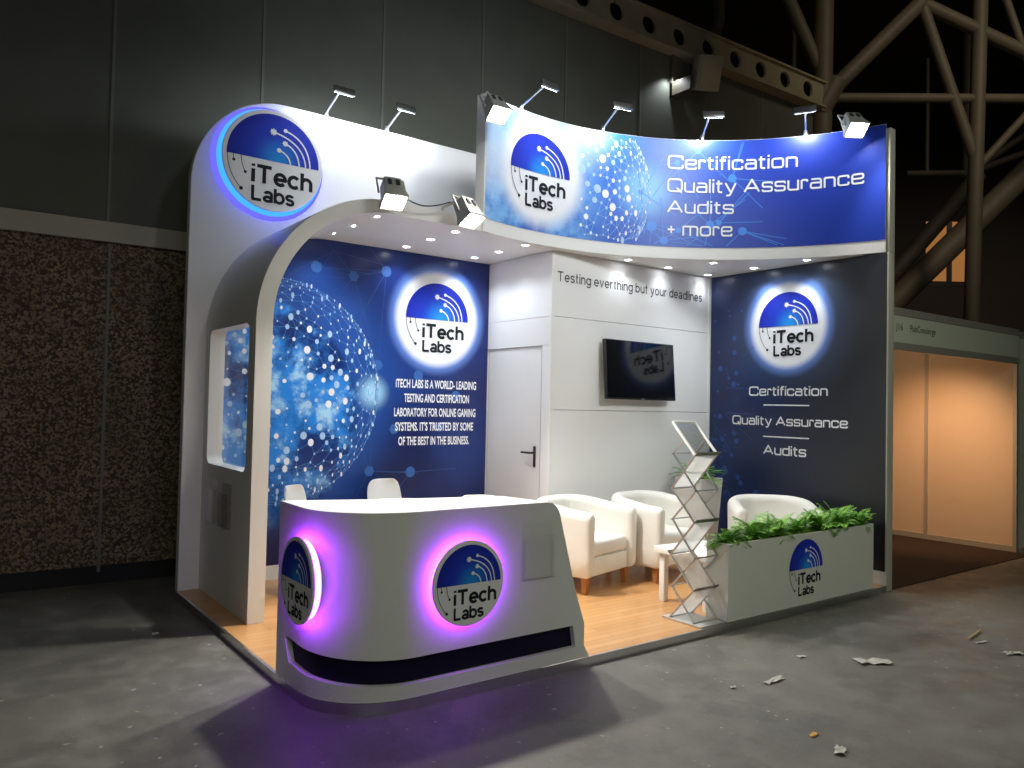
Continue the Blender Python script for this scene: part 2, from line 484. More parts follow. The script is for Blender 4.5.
def A_(cx, cy, rx, ry, a0, a1, n=14):
    return [(cx + rx*math.cos(math.radians(a0 + (a1-a0)*k/n)), cy + ry*math.sin(math.radians(a0 + (a1-a0)*k/n))) for k in range(n + 1)]
O_ = A_(.29, .365, .29, .305, 0, 360, 26)[:-1]
SANS = {
 'T': (.80, [([(0,.935),(.80,.935)], 0), ([(.40,.935),(.40,0)], 0)]),
 'L': (.58, [([(.0,1),(.0,.065)], 0), ([(-.065,.065),(.58,.065)], 0)]),
 'i': (.0, [([(0,0),(0,.73)], 0), ([(0,.87),(0,1.0)], 0)]),
 'l': (.0, [([(0,0),(0,1)], 0)]),
 'e': (.58, [([(0.02,.36),(.575,.36)] + A_(.29, .365, .29, .305, 0, 318), 0)]),
 'c': (.55, [(A_(.29, .365, .29, .305, 42, 318), 0)]),
 'a': (.54, [(A_(.27, .50, .23, .175, 165, 0) + [(.50,.10),(.545,0)], 0), (A_(.245, .20, .245, .145, 0, 360, 22)[:-1], 1)]),
 'b': (.58, [([(0,0),(0,1)], 0), (O_, 1)]),
 'd': (.58, [([(.58,0),(.58,1)], 0), (O_, 1)]),
 'o': (.58, [(O_, 1)]),
 'g': (.58, [([(.58,.73),(.58,-.02)] + A_(.29, -.04, .29, .17, 0, -150), 0), (O_, 1)]),
 'h': (.52, [([(0,0),(0,1)], 0), (A_(.26, .42, .26, .25, 180, 0) + [(.52,0)], 0)]),
 'n': (.52, [([(0,0),(0,.73)], 0), (A_(.26, .42, .26, .25, 180, 0) + [(.52,0)], 0)]),
 'u': (.52, [([(.52,0),(.52,.73)], 0), ([(0,.73)] + A_(.26, .31, .26, .25, 180, 360), 0)]),
 'r': (.30, [([(0,0),(0,.73)], 0), (A_(.30, .40, .30, .27, 180, 88), 0)]),
 's': (.48, [(A_(.24, .525, .225, .145, 18, 262) + A_(.245, .215, .235, .155, 84, -165), 0)]),
 't': (.30, [([(.13,.95),(.13,.18)] + A_(.23, .17, .10, .11, 180, 290, 6), 0), ([(-.03,.675),(.31,.675)], 0)]),
 'v': (.54, [([(0,.73),(.27,.03),(.54,.73)], 0)]),
 'y': (.54, [([(0,.73),(.28,.03)], 0), ([(.54,.73),(.25,-.12),(.15,-.215),(.02,-.215)], 0)]),
}
def put_sans(mb, frame, s, x, y, cap, width, h=.003, weight=.14, gap=.25):
    w0 = sum((.34 if ch == ' ' else SANS[ch][0] + gap) for ch in s) - gap; kx = width / w0
    f = lambda a, b, hh: frame(x + a*kx, y + b*cap, hh); p = 0.0
    for ch in s:
        if ch == ' ': p += .34; continue
        adv, st = SANS[ch]
        for i, (pts, cl) in enumerate(st): ribbon(mb, f, [(a + p, b) for a, b in pts], weight, h + i*2e-5, bool(cl))
        p += adv + gap

def disc2d(mb, frame, cx, cy, r, h, n=16, ry=None):
    ry = r if ry is None else ry
    V = [mb.bm.verts.new(frame(cx + r*math.cos(2*PI*k/n), cy + ry*math.sin(2*PI*k/n), h)) for k in range(n)]
    mb.face(V)
def star2d(mb, frame, cx, cy, r, h):
    V = [mb.bm.verts.new(frame(cx + (r if k % 2 == 0 else r*.66)*math.cos(PI*k/8), cy + (r if k % 2 == 0 else r*.66)*math.sin(PI*k/8), h)) for k in range(16)]
    mb.face(V)

def logo(parent, fr, cx, cy, R, h=.003, white_lower=False):
    """round logo: blue half disc with white circuit arcs, dark arcs and lettering below"""
    f = lambda a, b, hh: fr(cx + a*R, cy + b*R, hh)
    mb = MB(); y0 = -.012; n = 40
    a0 = math.asin(y0)
    rim = [(math.cos(a0 + (PI - 2*a0)*k/n), math.sin(a0 + (PI - 2*a0)*k/n)) for k in range(n + 1)]
    # fan in strips so that it follows a curved banner
    for k in range(n // 2):
        (xa, ya), (xb, yb) = rim[k], rim[k+1]; (xc, yc), (xd, yd) = rim[n-k-1], rim[n-k]
        for j in range(8):
            t0, t1 = j/8, (j+1)/8
            P = [(xa+(xd-xa)*t0, ya), (xa+(xd-xa)*t1, ya), (xb+(xc-xb)*t1, yb), (xb+(xc-xb)*t0, yb)]
            mb.poly([f(a, b, h) for a, b in P], P)
    mb.mi = 1; lw = .033
    for (dx, dy, ex, rr, star) in ((-.03, .62, .70, .085, 1), (.23, .70, .80, .045, 0), (.23, .42, .555, .07, 1), (.10, .25, .36, .05, 0)):
        P0 = Vector((dx, dy)); P2 = Vector((ex, y0)); P1 = Vector((ex - .04, dy * .82)); 
        pts = [P0*(1-t)**2 + P1*2*t*(1-t) + P2*t*t for t in [i/14 for i in range(15)]]
        ribbon(mb, f, pts, lw, h + .0012)
        (star2d if star else disc2d)(mb, f, dx, dy, rr, h + .0016)
    mb.mi = 2
    for (r, d0, d1, dot) in ((.985, 180, 226, .04), (.70, 178, 210, .032), (.86, 178, 189, .032)):
        pts = [(r*math.cos(math.radians(d0 + (d1-d0)*i/14)), r*math.sin(math.radians(d0 + (d1-d0)*i/14))) for i in range(15)]
        ribbon(mb, f, pts, .016, h + .0012); disc2d(mb, f, pts[-1][0], pts[-1][1], dot, h + .0016)
    mb.build('logo_emblem', [M_emblem, M_print_white, M_ink], parent, smooth=0, weld=False, fix=False)
    mt = MB()
    put_sans(mt, f, 'iTech', -.44, -.525, .38, 1.27, h + .0012, .205, .21)
    put_sans(mt, f, 'Labs', -.44, -.91, .315, .88, h + .0012, .205, .21)
    mt.build('logo_lettering', M_ink, parent, smooth=0, weld=False, fix=False)

def frame_plane(o, ax, up, nrm):
    o, ax, up, nrm = Vector(o), Vector(ax), Vector(up), Vector(nrm)
    return lambda a, b, h: o + ax*a + up*b + nrm*h

# ---------------------------------------------------------------- stand dimensions (metres; origin = front left floor corner)
L, D, HS, HT, ZP = 5.076, 2.918, 2.95, 4.03, .05
XW, YW, XS, YS = .155, 1.728, 2.868, 1.922
CX, CY, RR = 2.696, -.631, 2.466
TH0 = math.atan2(1.97 - CX, math.sqrt(RR**2 - (1.97 - CX)**2))
SEND = 3.944
def arc(s, off=0.0):
    th = TH0 + s / RR; r = RR + off
    return CX + r*math.sin(th), CY + r*math.cos(th)
def frame_arc(a, b, h):
    x, y = arc(a, -h); return Vector((x, y, b))
FRONT = frame_plane((0, 0, 0), (1, 0, 0), (0, 0, 1), (0, -1, 0))
BACKW = frame_plane((0, D, 0), (1, 0, 0), (0, 0, 1), (0, -1, 0))
NAVYW = frame_plane((L, 0, 0), (0, -1, 0), (0, 0, 1), (-1, 0, 0))
TVW = frame_plane((0, YS, 0), (1, 0, 0), (0, 0, 1), (0, -1, 0))
LEFTC = frame_plane((-.01, 0, 0), (0, -1, 0), (0, 0, 1), (-1, 0, 0))

# ---------------------------------------------------------------- hall
def wy(x): return 3.66 - .0393 * x
mb = MB(); mb.poly([(-30, -30, 0), (45, -30, 0), (45, 45, 0), (-30, 45, 0)])
fl = mb.build('floor', M_concrete, smooth=0); fl['kind'] = 'structure'
def wallbox(mb, x0, x1, z0, z1, front=0.0, depth=.1):
    y = lambda x: wy(x) - front
    P = lambda x, dy, z: (x, y(x) + dy, z)
    mb.prism([(x0, z0), (x1, z0), (x1, z1), (x0, z1)], lambda a, b: P(a, 0, b), lambda a, b: P(a, depth, b))
mb = MB(); wallbox(mb, -12, 9.2, 2.985, 6.25, 0, .25)
wb = mb.build('wall_back', M_hallpanel, smooth=0); wb['kind'] = 'structure'
def part_of_wall(name, mat, *a):
    mb = MB(); wallbox(mb, *a); o = mb.build(name, mat, wb, smooth=0); return o
part_of_wall('aggregate_panel', M_aggregate, -12, 9.2, .15, 2.82, -.03, .22)
part_of_wall('concrete_band', M_band, -12, 9.2, 2.82, 2.985, .02, .27)
part_of_wall('plinth', M_base, -12, 9.2, 0, .15, -.05, .2)
for x in (-6.4, -5.2, -4.05, -2.85, -1.66, -.455, .769, 1.966, 3.142, 4.30, 5.5, 6.7, 7.9):
    part_of_wall('seam_strip', M_batten, x - .012, x + .012, 2.985, 6.25, .012, .02)
for x in (-6.4, -4.05, -1.66 - 1.2 , -.43, 2.0, 4.4, 6.8):
    part_of_wall('seam_strip', M_batten, x - .012, x + .012, .10, 2.82, -.018, .02)
mb = MB(); mb.poly([(-30, 30, 0), (45, 30, 0), (45, 30, 16), (-30, 30, 16)])
o = mb.build('wall_far', M_hallfar, smooth=0); o['kind'] = 'structure'
mb = MB(); mb.poly([(34, -30, 0), (34, 45, 0), (34, 45, 16), (34, -30, 16)])
o = mb.build('wall_right', M_hallfar, smooth=0); o['kind'] = 'structure'
mb = MB(); mb.poly([(-30, -30, 16), (45, -30, 16), (45, 45, 16), (-30, 45, 16)])
o = mb.build('ceiling', M_hallfar, smooth=0); o['kind'] = 'structure'

# perforated beam along the top of the hall wall
bt = thing('perforated_beam', 'cream steel beam with a row of round holes along the dark hall wall top', 'beam', (6.6, wy(6.6) - .1, 6.18))
mb = MB(); holes = []; x = 3.85
while x < 9.0:
    holes.append([(x + .115*math.cos(-2*PI*k/16), 6.365 + .115*math.sin(-2*PI*k/16)) for k in range(16)]); x += .545
mb.holed([(3.2, 6.18), (9.25, 6.18), (9.25, 6.55), (3.2, 6.55)], holes, lambda a, b: (a, wy(a) - .16, b), lambda a, b: (a, wy(a) - .12, b))
mb.build('web_plate', M_beam, bt, smooth=0)
mb = MB()
for z0 in (6.165, 6.54): wallbox(mb, 3.2, 9.25, z0, z0 + .03, .20, .2)
mb.build('flange', M_beam, bt, smooth=0)
mb = MB(); wallbox(mb, 3.2, 9.25, 6.195, 6.54, .01, .02); mb.build('hole_shade_sheet', M_base, bt, smooth=0)  # black sheet that paints the shade inside the beam holes

# wall-mounted loudspeaker under the beam
sp = thing('wall_speaker', 'small cream loudspeaker box on a bracket under the perforated beam', 'speaker', (6.2, wy(6.2) - .1, 5.6))
mb = MB(); mb.box((6.02, wy(6.1) - .05, 5.62), (6.18, wy(6.1) + .02, 6.18)); mb.box((6.02, wy(6.1) - .35, 5.62), (6.06, wy(6.1), 5.80)); mb.build('bracket', M_steel, sp, bevel=.005)
R_ = Matrix.Translation((6.38, wy(6.3) - .30, 5.93)) @ Matrix.Rotation(math.radians(-30), 4, 'Z') @ Matrix.Rotation(math.radians(22), 4, 'X')
mb = MB(); mb.box((-.16, -.14, -.22), (.16, .14, .22), R_, bevel=.02); mb.build('cabinet', plain('cream speaker cabinet', (.34, .32, .26), .5), sp)
mb = MB(); mb.box((-.13, -.155, -.18), (.13, -.138, .18), R_, bevel=.005); mb.build('grille', M_beam, sp)
mb = MB(); mb.tube([(6.10, wy(6.1) - .03, 5.86), (6.36, wy(6.3) - .24, 5.88)], .025); mb.build('swivel_arm', M_darkmetal, sp)

pp = MB().tube([(6.72, wy(6.7) - .02, 6.62), (6.86, wy(6.8) - .02, 6.70), (6.93, wy(6.9) - .02, 6.9), (6.93, wy(6.9) - .02, 9.5)], .09, 12)
tag(pp.build('vertical_pipe', M_steel2, loc=(6.93, wy(6.9), 6.6)), 'grey pipe bending up from behind the perforated beam', 'pipe')

# tubular roof truss beyond the end of the wall
NX, NY = 9.3, 3.2
TD = Vector((.80, -.60, 0))
def tp(s, z, back=0.0): return Vector((NX, NY, 0)) + TD*s + Vector((.60, .80, 0))*back + Vector((0, 0, z))
tr = thing('roof_truss', 'large tubular steel roof truss in the dark hall beyond the banner', 'truss', tp(0, 0))
def member(name, a, b, r, mat=M_steel, back=0.0):
    mb = MB(); mb.tube([tp(a[0], a[1], back), tp(b[0], b[1], back)], r, 14); mb.build(name, mat, tr)
PXM = 1/66.0
def q(u, v):  # truss-plane coordinates (metres) measured from the node at the wall end
    return ((u - 808) * PXM, 6.40 - (v - 100) * PXM)
member('column', q(803, 330), q(806, -160), .15)
member('column', q(957, 330), q(968, -160), .11)
member('chord', q(815, 101), q(1100, 97), .075)
member('chord', q(905, 2), q(1100, 92), .10)
member('brace', q(815, 92), q(905, 0), .12)
member('brace', q(809, 90), q(760, -20), .10)
member('brace', q(906, 6), q(960, 162), .085)
member('brace', q(905, 0), q(945, -60), .11)
member('brace', q(962, 170), q(1060, 60), .06)
member('brace', q(985, -20), q(1018, 75), .06)
member('gusset', q(800, 118), q(818, 84), .17)
tr2 = thing('inclined_strut', 'thick slanting steel tube rising behind the neighbouring stand', 'strut', tp(1.6, 0, 1.5))
def strut(u0, v0, u1, v1, r, back, root, name, mat):
    k = (11.66 + back) / 11.66
    def w(u, v):
        a, b = q(u, v); return tp(a, 1.54 + (b - 1.54) * k, back) + TD * (((u - 512) / 774 * (11.66 + back)) - ((u - 512) / 774 * 11.66))
    mb = MB(); mb.tube([w(u0, v0), w(u1, v1)], r, 14); return mb.build(name, mat, root)
strut(862, 326, 1090, 96, .20, 1.5, tr2, 'tube', M_steel)
tr3 = thing('inclined_strut', 'thinner slanting steel tube just left of the thick strut', 'strut', tp(1.4, 0, 3.0))
strut(850, 317, 966, 178, .15, 3.0, tr3, 'tube', M_steel2)
tr4 = thing('cross_brace', 'thin dark crossed tubes behind the tubular roof truss', 'brace', tp(2.5, 0, 4.0))
strut(968, 168, 1075, 92, .07, 4.0, tr4, 'tube', M_steel2)
strut(968, 172, 1080, 128, .07, 4.0, tr4, 'tube', M_steel2)
strut(893, 178, 958, 176, .06, 4.0, tr4, 'tube', M_steel2)
strut(914, 60, 914, 180, .04, 4.0, tr4, 'tube', M_steel2)
strut(955, 20, 955, 180, .10, 4.0, tr4, 'tube', M_steel2)
strut(700, 0, 700, 40, .06, 4.0, tr4, 'tube', M_steel2)
strut(778, -20, 778, 80, .05, 4.0, tr4, 'tube', M_steel2)
lw = thing('lit_patch', 'small amber glowing panel high in the dark hall behind the slanting strut', 'window', (24.6, 8.4, 4.1))
WF = Vector((.80, -.60, 0))
def wp(a, z, o=0.0): return Vector((22.5, 7.3, 0)) + WF*a + Vector((-.6, -.8, 0))*o + Vector((0, 0, z))
M_amber = emit('amber patch glow', (1.0, .42, .12), .22)  # emission paints a warm-lit patch of the far hall
lw.location = wp(0, 4.5)
def wq(mb, a0, a1, z0, z1, o=0.0, t=.05): mb.prism([(a0, z0), (a1, z0), (a1, z1), (a0, z1)], lambda a, b: wp(a, b, o), lambda a, b: wp(a, b, o - t))
mb = MB(); wq(mb, -.6, .75, 5.5, 7.3); mb.build('glow_panel', M_amber, lw, smooth=0)
mb = MB(); wq(mb, -.02, .12, 5.5, 7.3, .06); wq(mb, -.7, .85, 5.35, 5.5, .06); mb.build('dark_bar', M_base, lw, smooth=0)

# ---------------------------------------------------------------- platform
pl = thing('stand_platform', 'raised oak floor of the white exhibition stand with aluminium edging', 'platform', (2.5, 1.4, 0))
ell = [(.45 - .46*math.sin(PI/2*(1 - k/12)) , .40 - .40*math.cos(PI/2*(1 - k/12))) for k in range(13)]
def plat(e):
    P = [(-.01 - e, D - .002)] + [(x - e*(1 - k/12), y - e*(k/12)) for k, (x, y) in enumerate(ell)] + [(L - .003, -e), (L - .003, D - .002)]
    return P
mb = MB(); mb.prism(plat(-.012), lambda a, b: (a, b, 0.002), lambda a, b: (a, b, ZP)); mb.build('floor_boards', M_wood, pl, smooth=0)
mb = MB(); P0, P1 = plat(.006), plat(-.012)
for k in range(len(P0) - 1):
    a, b, c, d = P0[k], P0[k+1], P1[k+1], P1[k]
    mb.poly([(a[0], a[1], 0), (b[0], b[1], 0), (b[0], b[1], ZP + .004), (a[0], a[1], ZP + .004)])
    mb.poly([(a[0], a[1], ZP + .004), (b[0], b[1], ZP + .004), (c[0], c[1], ZP + .004), (d[0], d[1], ZP + .004)])
mb.build('edge_trim', M_alu, pl, smooth=30)

# ---------------------------------------------------------------- back wall with globe artwork
bw = thing('back_wall', 'tall white back wall with a rounded top corner and blue globe artwork', 'wall', (2.5, D + .04, 0))
P = [(0, 0), (L + .1, 0), (L + .1, HT), (.75, HT)] + [(.75 - .75*math.sin(PI/2*k/20), HT - .78 + .78*math.cos(PI/2*k/20)) for k in range(1, 21)]
mb = MB(); mb.prism(P, lambda a, b: (a, D, b), lambda a, b: (a, D + .08, b)); mb.build('wall_panel', M_whitewall, bw, smooth=30, bevel=.006)
gx = [(XW + .98 - .866*math.cos(PI/2*k/16), 2.07 + .878*math.sin(PI/2*k/16)) for k in range(17)]
gp = MB(); gp.prism([(XS, .17), (XS, 2.948)] + gx[::-1] + [(.27, .17)], lambda a, b: (a, D - .004, b), lambda a, b: (a, D + .002, b)); gpo = gp.build('globe_graphic', M_globe, bw, smooth=0, world=False)
# keep artwork coordinates = wall metres: the object sits at the world origin of its parent
gpo.location = -Vector(bw.location)
GF = frame_plane((0, D - .004, 0), (1, 0, 0), (0, 0, 1), (0, -1, 0))
def clip_in(x0, x1, z0, z1): return lambda p: x0 < p[0] < x1 and z0 < p[1] < z1
def network(parent, fr, cx, cy, R, n, inside, seed, big=1.3):
    """dots and fine links spread evenly over a sphere seen from the side, a few of them star-bright"""
    rnd = random.Random(seed); mb = MB(); pts = []
    for tries in range(n * 40):
        if len(pts) >= n: break
        u = rnd.uniform(-1, 1); t = rnd.uniform(-PI/2, PI/2)
        v = (math.sqrt(1-u*u)*math.sin(t), u, math.sqrt(1-u*u)*math.cos(t))
        p = (cx + v[0]*R, cy + v[1]*R)
        if not inside(p) or math.hypot(v[0], v[1]) < rnd.uniform(.1, .85): continue
        if any(sum((v[k]-q_[2][k])**2 for k in range(3)) < .0062 for q_ in pts): continue
        pts.append((p, v[2], v))
    mb.mi = 2
    for i, (p, z, v) in enumerate(pts):
        for j in sorted(range(len(pts)), key=lambda j: sum((v[k]-pts[j][2][k])**2 for k in range(3)))[1:5]:
            if j < i: continue
            a, b = Vector(p), Vector(pts[j][0])
            ribbon(mb, fr, [a + (b-a)*k/4 for k in range(5)], .0032, .001)
    for i, (p, z, v) in enumerate(pts):
        c = rnd.random(); mb.mi = 0 if c < .42 else 1
        r = rnd.choice((.006, .008, .010, .013, .017, .025)) * (.6 + .5*z) * big
        disc2d(mb, fr, p[0], p[1], r * max(.4, z), .0016 + i*1e-6, 10, r)
    return mb, pts
mb, pts = network(bw, GF, .72, 1.62, .95, 420, lambda p: .30 < p[0] < 2.8 and .22 < p[1] < 2.88 and (p[1] < 2.07 or math.hypot((p[0] - 1.135)/.84, (p[1] - 2.07)/.85) < 1 or p[0] > 1.135), 3)
mb.build('network_print', [M_print_white, M_print_pale, M_print_link], gpo, smooth=0, weld=False, fix=False)
def free_line(a, b):
    a, b = Vector(a), Vector(b)
    if all((a.lerp(b, k/12) - Vector((2.275, 2.345))).length > .50 and not (a.lerp(b, k/12).x > 1.8 and 1.1 < a.lerp(b, k/12).y < 1.8) and (a.lerp(b, k/12) - Vector((1.135, 2.07))).length < (.86 if a.lerp(b, k/12).x < 1.135 and a.lerp(b, k/12).y > 2.07 else 9) for k in range(13)): ribbon(mb, GF, [a, b], .006, .0006)
mb = MB(); hexes = [(1.05, 2.70), (1.40, 2.66), (1.72, 2.74), (1.66, 1.88), (2.08, 1.80), (1.60, .92), (2.02, .90), (1.84, 1.30), (2.5, 1.62), (2.32, 1.32), (1.2, 2.86), (2.66, 1.30), (.8, 2.6)]
for i, (x, z) in enumerate(hexes):
    for j in (i+1, i+2):
        if j < len(hexes):
            free_line((x, z), hexes[j])
    for k in range(3): free_line((x, z), (min(2.85, max(.62, x + .5*math.cos(i*2.1 + k*2))), min(2.93, max(.2, z + .5*math.sin(i*2.1 + k*2)))))
for i, (x, z) in enumerate(hexes[:10]):
    mb.mi = 1; disc2d(mb, GF, x, z, .05, .0009 + i*1e-6, 6 if i % 2 else 14)
mb.build('link_print', [M_print_line, M_print_mid], gpo, smooth=0, weld=False, fix=False)
logo(gpo, GF, 2.275, 2.345, .345)
mb = MB()
M_cond = M_print_white
for i, (ln, x0, x1) in enumerate((('iTECH LABS IS A WORLD- LEADING', 1.845, 2.735), ('TESTING AND CERTIFICATION', 1.935, 2.655), ('LABORATORY FOR ONLINE GAMING', 1.835, 2.735), ("SYSTEMS. IT'S TRUSTED BY SOME", 1.85, 2.71), ('OF THE BEST IN THE BUSINESS.', 1.885, 2.665))):
    zb = 1.690 - .1335*i
    # small capitals: initial letters stand taller
    w = x1 - x0; n = len(ln)
    put_text(mb, GF, ln, x0, zb - .004, .074, width=w, h=.002, bold=.024)
mb.build('slogan_lettering', M_print_white, gpo, smooth=0, weld=False, fix=False)
mb = MB(); mb.box((.272, D - .012, ZP + .001), (XS - .004, D + .001, .17)); mb.build('skirting', M_white, bw, smooth=0)

# illuminated round sign on the back wall
def halo_sign(label, loc, R, fr, emb, halo, thick=.022, off=.035, drum=None):
    t = thing('illuminated_sign', label, 'sign', loc)
    n = 56
    ring = lambda r, h: [fr(r*math.cos(2*PI*k/n), r*math.sin(2*PI*k/n), h) for k in range(n)]
    mb = MB(); rows = [ring(R - .03, off), ring(R - .004, off), ring(R, off + .004), ring(R, off + thick - .004), ring(R - .004, off + thick)]
    V = mb.grid(rows, closed=True); mb.face(V[-1]); mb.face(V[0][::-1])
    d = mb.build('disc', M_logo_white, t, smooth=30)
    if drum:
        mb = MB(); mb.grid([ring(R + .055, .001), ring(R + .024, off*.5)], closed=True); mb.build('glowing_edge', halo, t)
        mb = MB(); mb.grid([ring(R + .024, off*.5), ring(R - .006, off)], closed=True); mb.build('glowing_edge', drum, t)
    else:
        mb = MB(); mb.grid([ring(R - .02, .004), ring(R - .02, off - .004)], closed=True); mb.build('halo_strip', halo, t)
        mb = MB(); mb.grid([ring(R - .03, 0), ring(R - .03, off)], closed=True); mb.build('standoff', M_white, t)
    logo(t, fr, 0, 0, emb, off + thick + .001)
    return t
halo_sign('big round logo sign with blue halo on the tall white wall', (.61, D, 3.499), .416,
          frame_plane((.61, D, 3.499), (1, 0, 0), (0, 0, 1), (0, -1, 0)), .382, M_halo_blue, .02, .11, M_halo_cyan)

# ---------------------------------------------------------------- arch canopy (side wall curving into the roof)
ac = thing('arch_canopy', 'white side wall with a window curving over into the stand roof', 'canopy', (XW, 2.3, ZP))
T = .114; Rc = .98; xc, zc = XW + Rc, 3.05 - Rc
ry0, ry1, rz0, rz1 = 1.862, 2.80, 1.045, 2.072
mb = MB(); mb.holed([(YW, ZP + .001), (D - .002, ZP + .001), (D - .002, zc), (YW, zc)], [rrect(ry0, rz0, ry1, rz1, .07)], lambda a, b: (XW, a, b), lambda a, b: (XW + T, a, b))
mb.build('side_wall', M_white, ac, smooth=30)
mb = MB(); n = 24
outp = [(xc - Rc*math.cos(PI/2*k/n), zc + Rc*math.sin(PI/2*k/n)) for k in range(n+1)]
inp = [(xc - (Rc-T)*math.cos(PI/2*k/n), zc + (Rc-.10)*math.sin(PI/2*k/n)) for k in range(n+1)]
rows = [[(x, YW, z) for x, z in outp], [(x, D - .002, z) for x, z in outp], [(x, D - .002, z) for x, z in inp], [(x, YW, z) for x, z in inp], [(x, YW, z) for x, z in outp]]
mb.grid(rows); mb.build('curved_corner', M_white, ac, smooth=30)
front = [(xc, YW), (1.955, YW), (1.955, 1.752)] + [arc(.01 + (SEND - .012)*k/60, .022) for k in range(61)]
front = [q_ for q_ in front if q_[0] < L - .035]
poly = front + [(L - .003, front[-1][1]), (L - .003, D - .002), (xc, D - .002)]
mb = MB(); mb.prism(poly, lambda a, b: (a, b, HS), lambda a, b: (a, b, 3.05)); mb.build('roof_slab', M_white, ac, smooth=30)
mb = MB(); mb.prism(rrect(ry0 - .002, rz0 - .002, ry1 + .002, rz1 + .002, .07), lambda a, b: (XW + .075, a, b), lambda a, b: (XW + .081, a, b))
mb.build('window_pane', M_acr, ac, smooth=0)

# ---------------------------------------------------------------- curved banner
bn = thing('curved_banner', 'curved blue header banner with white lettering above the stand', 'banner', (CX, 1.84, 3.05))
mb = MB(); S = [SEND*k/80 for k in range(81)]
prof = [(0.0, 2.952), (0.0, 4.085), (.09, 4.085), (.09, 3.052), (.02, 3.052), (.02, 2.952)]
lim = lambda s, o: min(o, (L - .003 - CX)/math.sin(TH0 + s/RR) - RR) if s > 3 else o
rows = [[(*arc(s, lim(s, o)), z) for o, z in prof] for s in S]
V = mb.grid(rows, closed=True); mb.face(V[0]); mb.face(V[-1][::-1])
mb.build('banner_body', M_white, bn, smooth=30)
mb = MB(); S = [.012 + (SEND - .014)*k/80 for k in range(81)]
mb.grid([[frame_arc(s, 3.062, .004) for s in S], [frame_arc(s, 4.08, .004) for s in S]], [[(s, 3.062) for s in S], [(s, 4.08) for s in S]])
mb.grid([[frame_arc(s, 4.08, .004) for s in S], [frame_arc(s, 4.084, -.002) for s in S]], [[(s, 4.08) for s in S], [(s, 4.08) for s in S]])
mb.grid([[frame_arc(s, 3.062, -.001) for s in S], [frame_arc(s, 3.062, .004) for s in S]], [[(s, 3.062) for s in S], [(s, 3.062) for s in S]])
bg = mb.build('banner_graphic', M_banner, bn, smooth=30)
FA = lambda a, b, h: frame_arc(a, b, h + .005)
mb, pts = network(bn, FA, 1.02, 3.55, .82, 210, clip_in(1.10, 2.2, 3.09, 4.05), 11, 1.55)
mb.build('network_print', [M_print_white, M_print_pale, plain('pale link print', (.26, .50, .90), .4, var=0)], bg, smooth=0, weld=False, fix=False)
mb = MB(); rnd = random.Random(5); nodes = [(1.86, 3.25), (2.10, 3.86), (2.12, 3.22), (2.42, 3.28), (1.75, 3.56), (2.5, 3.30), (2.62, 3.72), (2.30, 3.98), (2.72, 3.22), (1.98, 3.12)]
for i, (s, z) in enumerate(nodes):
    for k in range(4):
        a = rnd.uniform(0, 2*PI); e = Vector((s + .4*math.cos(a), min(4.06, max(3.08, z + .4*math.sin(a)))))
        ribbon(mb, FA, [Vector((s, z)) + (e - Vector((s, z)))*q_/5 for q_ in range(6)], .008, .0003)
    mb.mi = 1; disc2d(mb, FA, s, z, rnd.choice((.028, .04, .05)), .0006 + i*1e-6, 14); mb.mi = 0
mb.build('link_print', [plain('banner line print', (.05, .24, .78), .4, var=0), plain('banner dot print', (.05, .26, .82), .4, var=0)], bg, smooth=0, weld=False, fix=False)
logo(bg, FA, .662, 3.577, .340, .002)
for s, zb, cap, w in (('Certification', 3.800, .130, 1.18), ('Quality Assurance', 3.581, .130, 1.745), ('Audits', 3.383, .122, .615), ('+ more', 3.170, .128, .605)):
    mb = MB(); put_wide(mb, FA, s, 2.015, zb, cap, width=w, h=.003); mb.build('slogan_lettering', M_print_white, bg, smooth=0, weld=False, fix=False)

# ---------------------------------------------------------------- right wall with navy artwork
rw = thing('side_wall', 'tall right wall of the stand with dark navy artwork', 'wall', (L + .05, 1.5, 0))
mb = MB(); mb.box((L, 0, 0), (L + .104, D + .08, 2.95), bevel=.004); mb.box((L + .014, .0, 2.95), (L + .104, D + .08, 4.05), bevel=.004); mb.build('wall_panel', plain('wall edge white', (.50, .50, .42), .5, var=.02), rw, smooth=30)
gp = MB(); gp.box((L - .004, .012, .17), (L + .002, YS - .008, HS - .002)); ngo = gp.build('navy_graphic', M_navy, rw, smooth=0, world=False)
ngo.location = -Vector(rw.location)
NF = frame_plane((L - .004, 0, 0), (0, -1, 0), (0, 0, 1), (-1, 0, 0))
logo(ngo, NF, -.99, 2.375, .325)
def line(mb, o=ngo): mb.build('slogan_lettering', M_print_white, o, smooth=0, weld=False, fix=False); return MB()
mb = MB(); put_wide(mb, NF, 'Certification', -.99, 1.690, .092, width=.85, align='c', h=.002, weight=.17); mb = line(mb)
put_wide(mb, NF, 'Quality Assurance', -.99, 1.397, .090, width=1.25, align='c', h=.002, weight=.17); mb = line(mb)
put_wide(mb, NF, 'Audits', -1.01, 1.110, .094, width=.46, align='c', h=.002, weight=.17); line(mb)
for z in (1.598, 1.286):
    mb = MB(); ribbon(mb, NF, [(-1.25, z), (-.745, z)], .012, .002); mb.build('divider_line', M_print_white, ngo, smooth=0, weld=False, fix=False)
mb = MB(); rnd = random.Random(9)
M_nd = plain('faint blue dot print', (.02, .075, .27), .4, var=0)
for i in range(46):
    y = 1.9 - abs(rnd.gauss(0, .22)); z = rnd.choice((rnd.uniform(.6, 1.3), rnd.uniform(1.2, 2.8)))
    if y < 1.25: continue
    disc2d(mb, NF, -y, z, rnd.choice((.015, .022, .03)), .0006 + i*1e-6, 6, None)
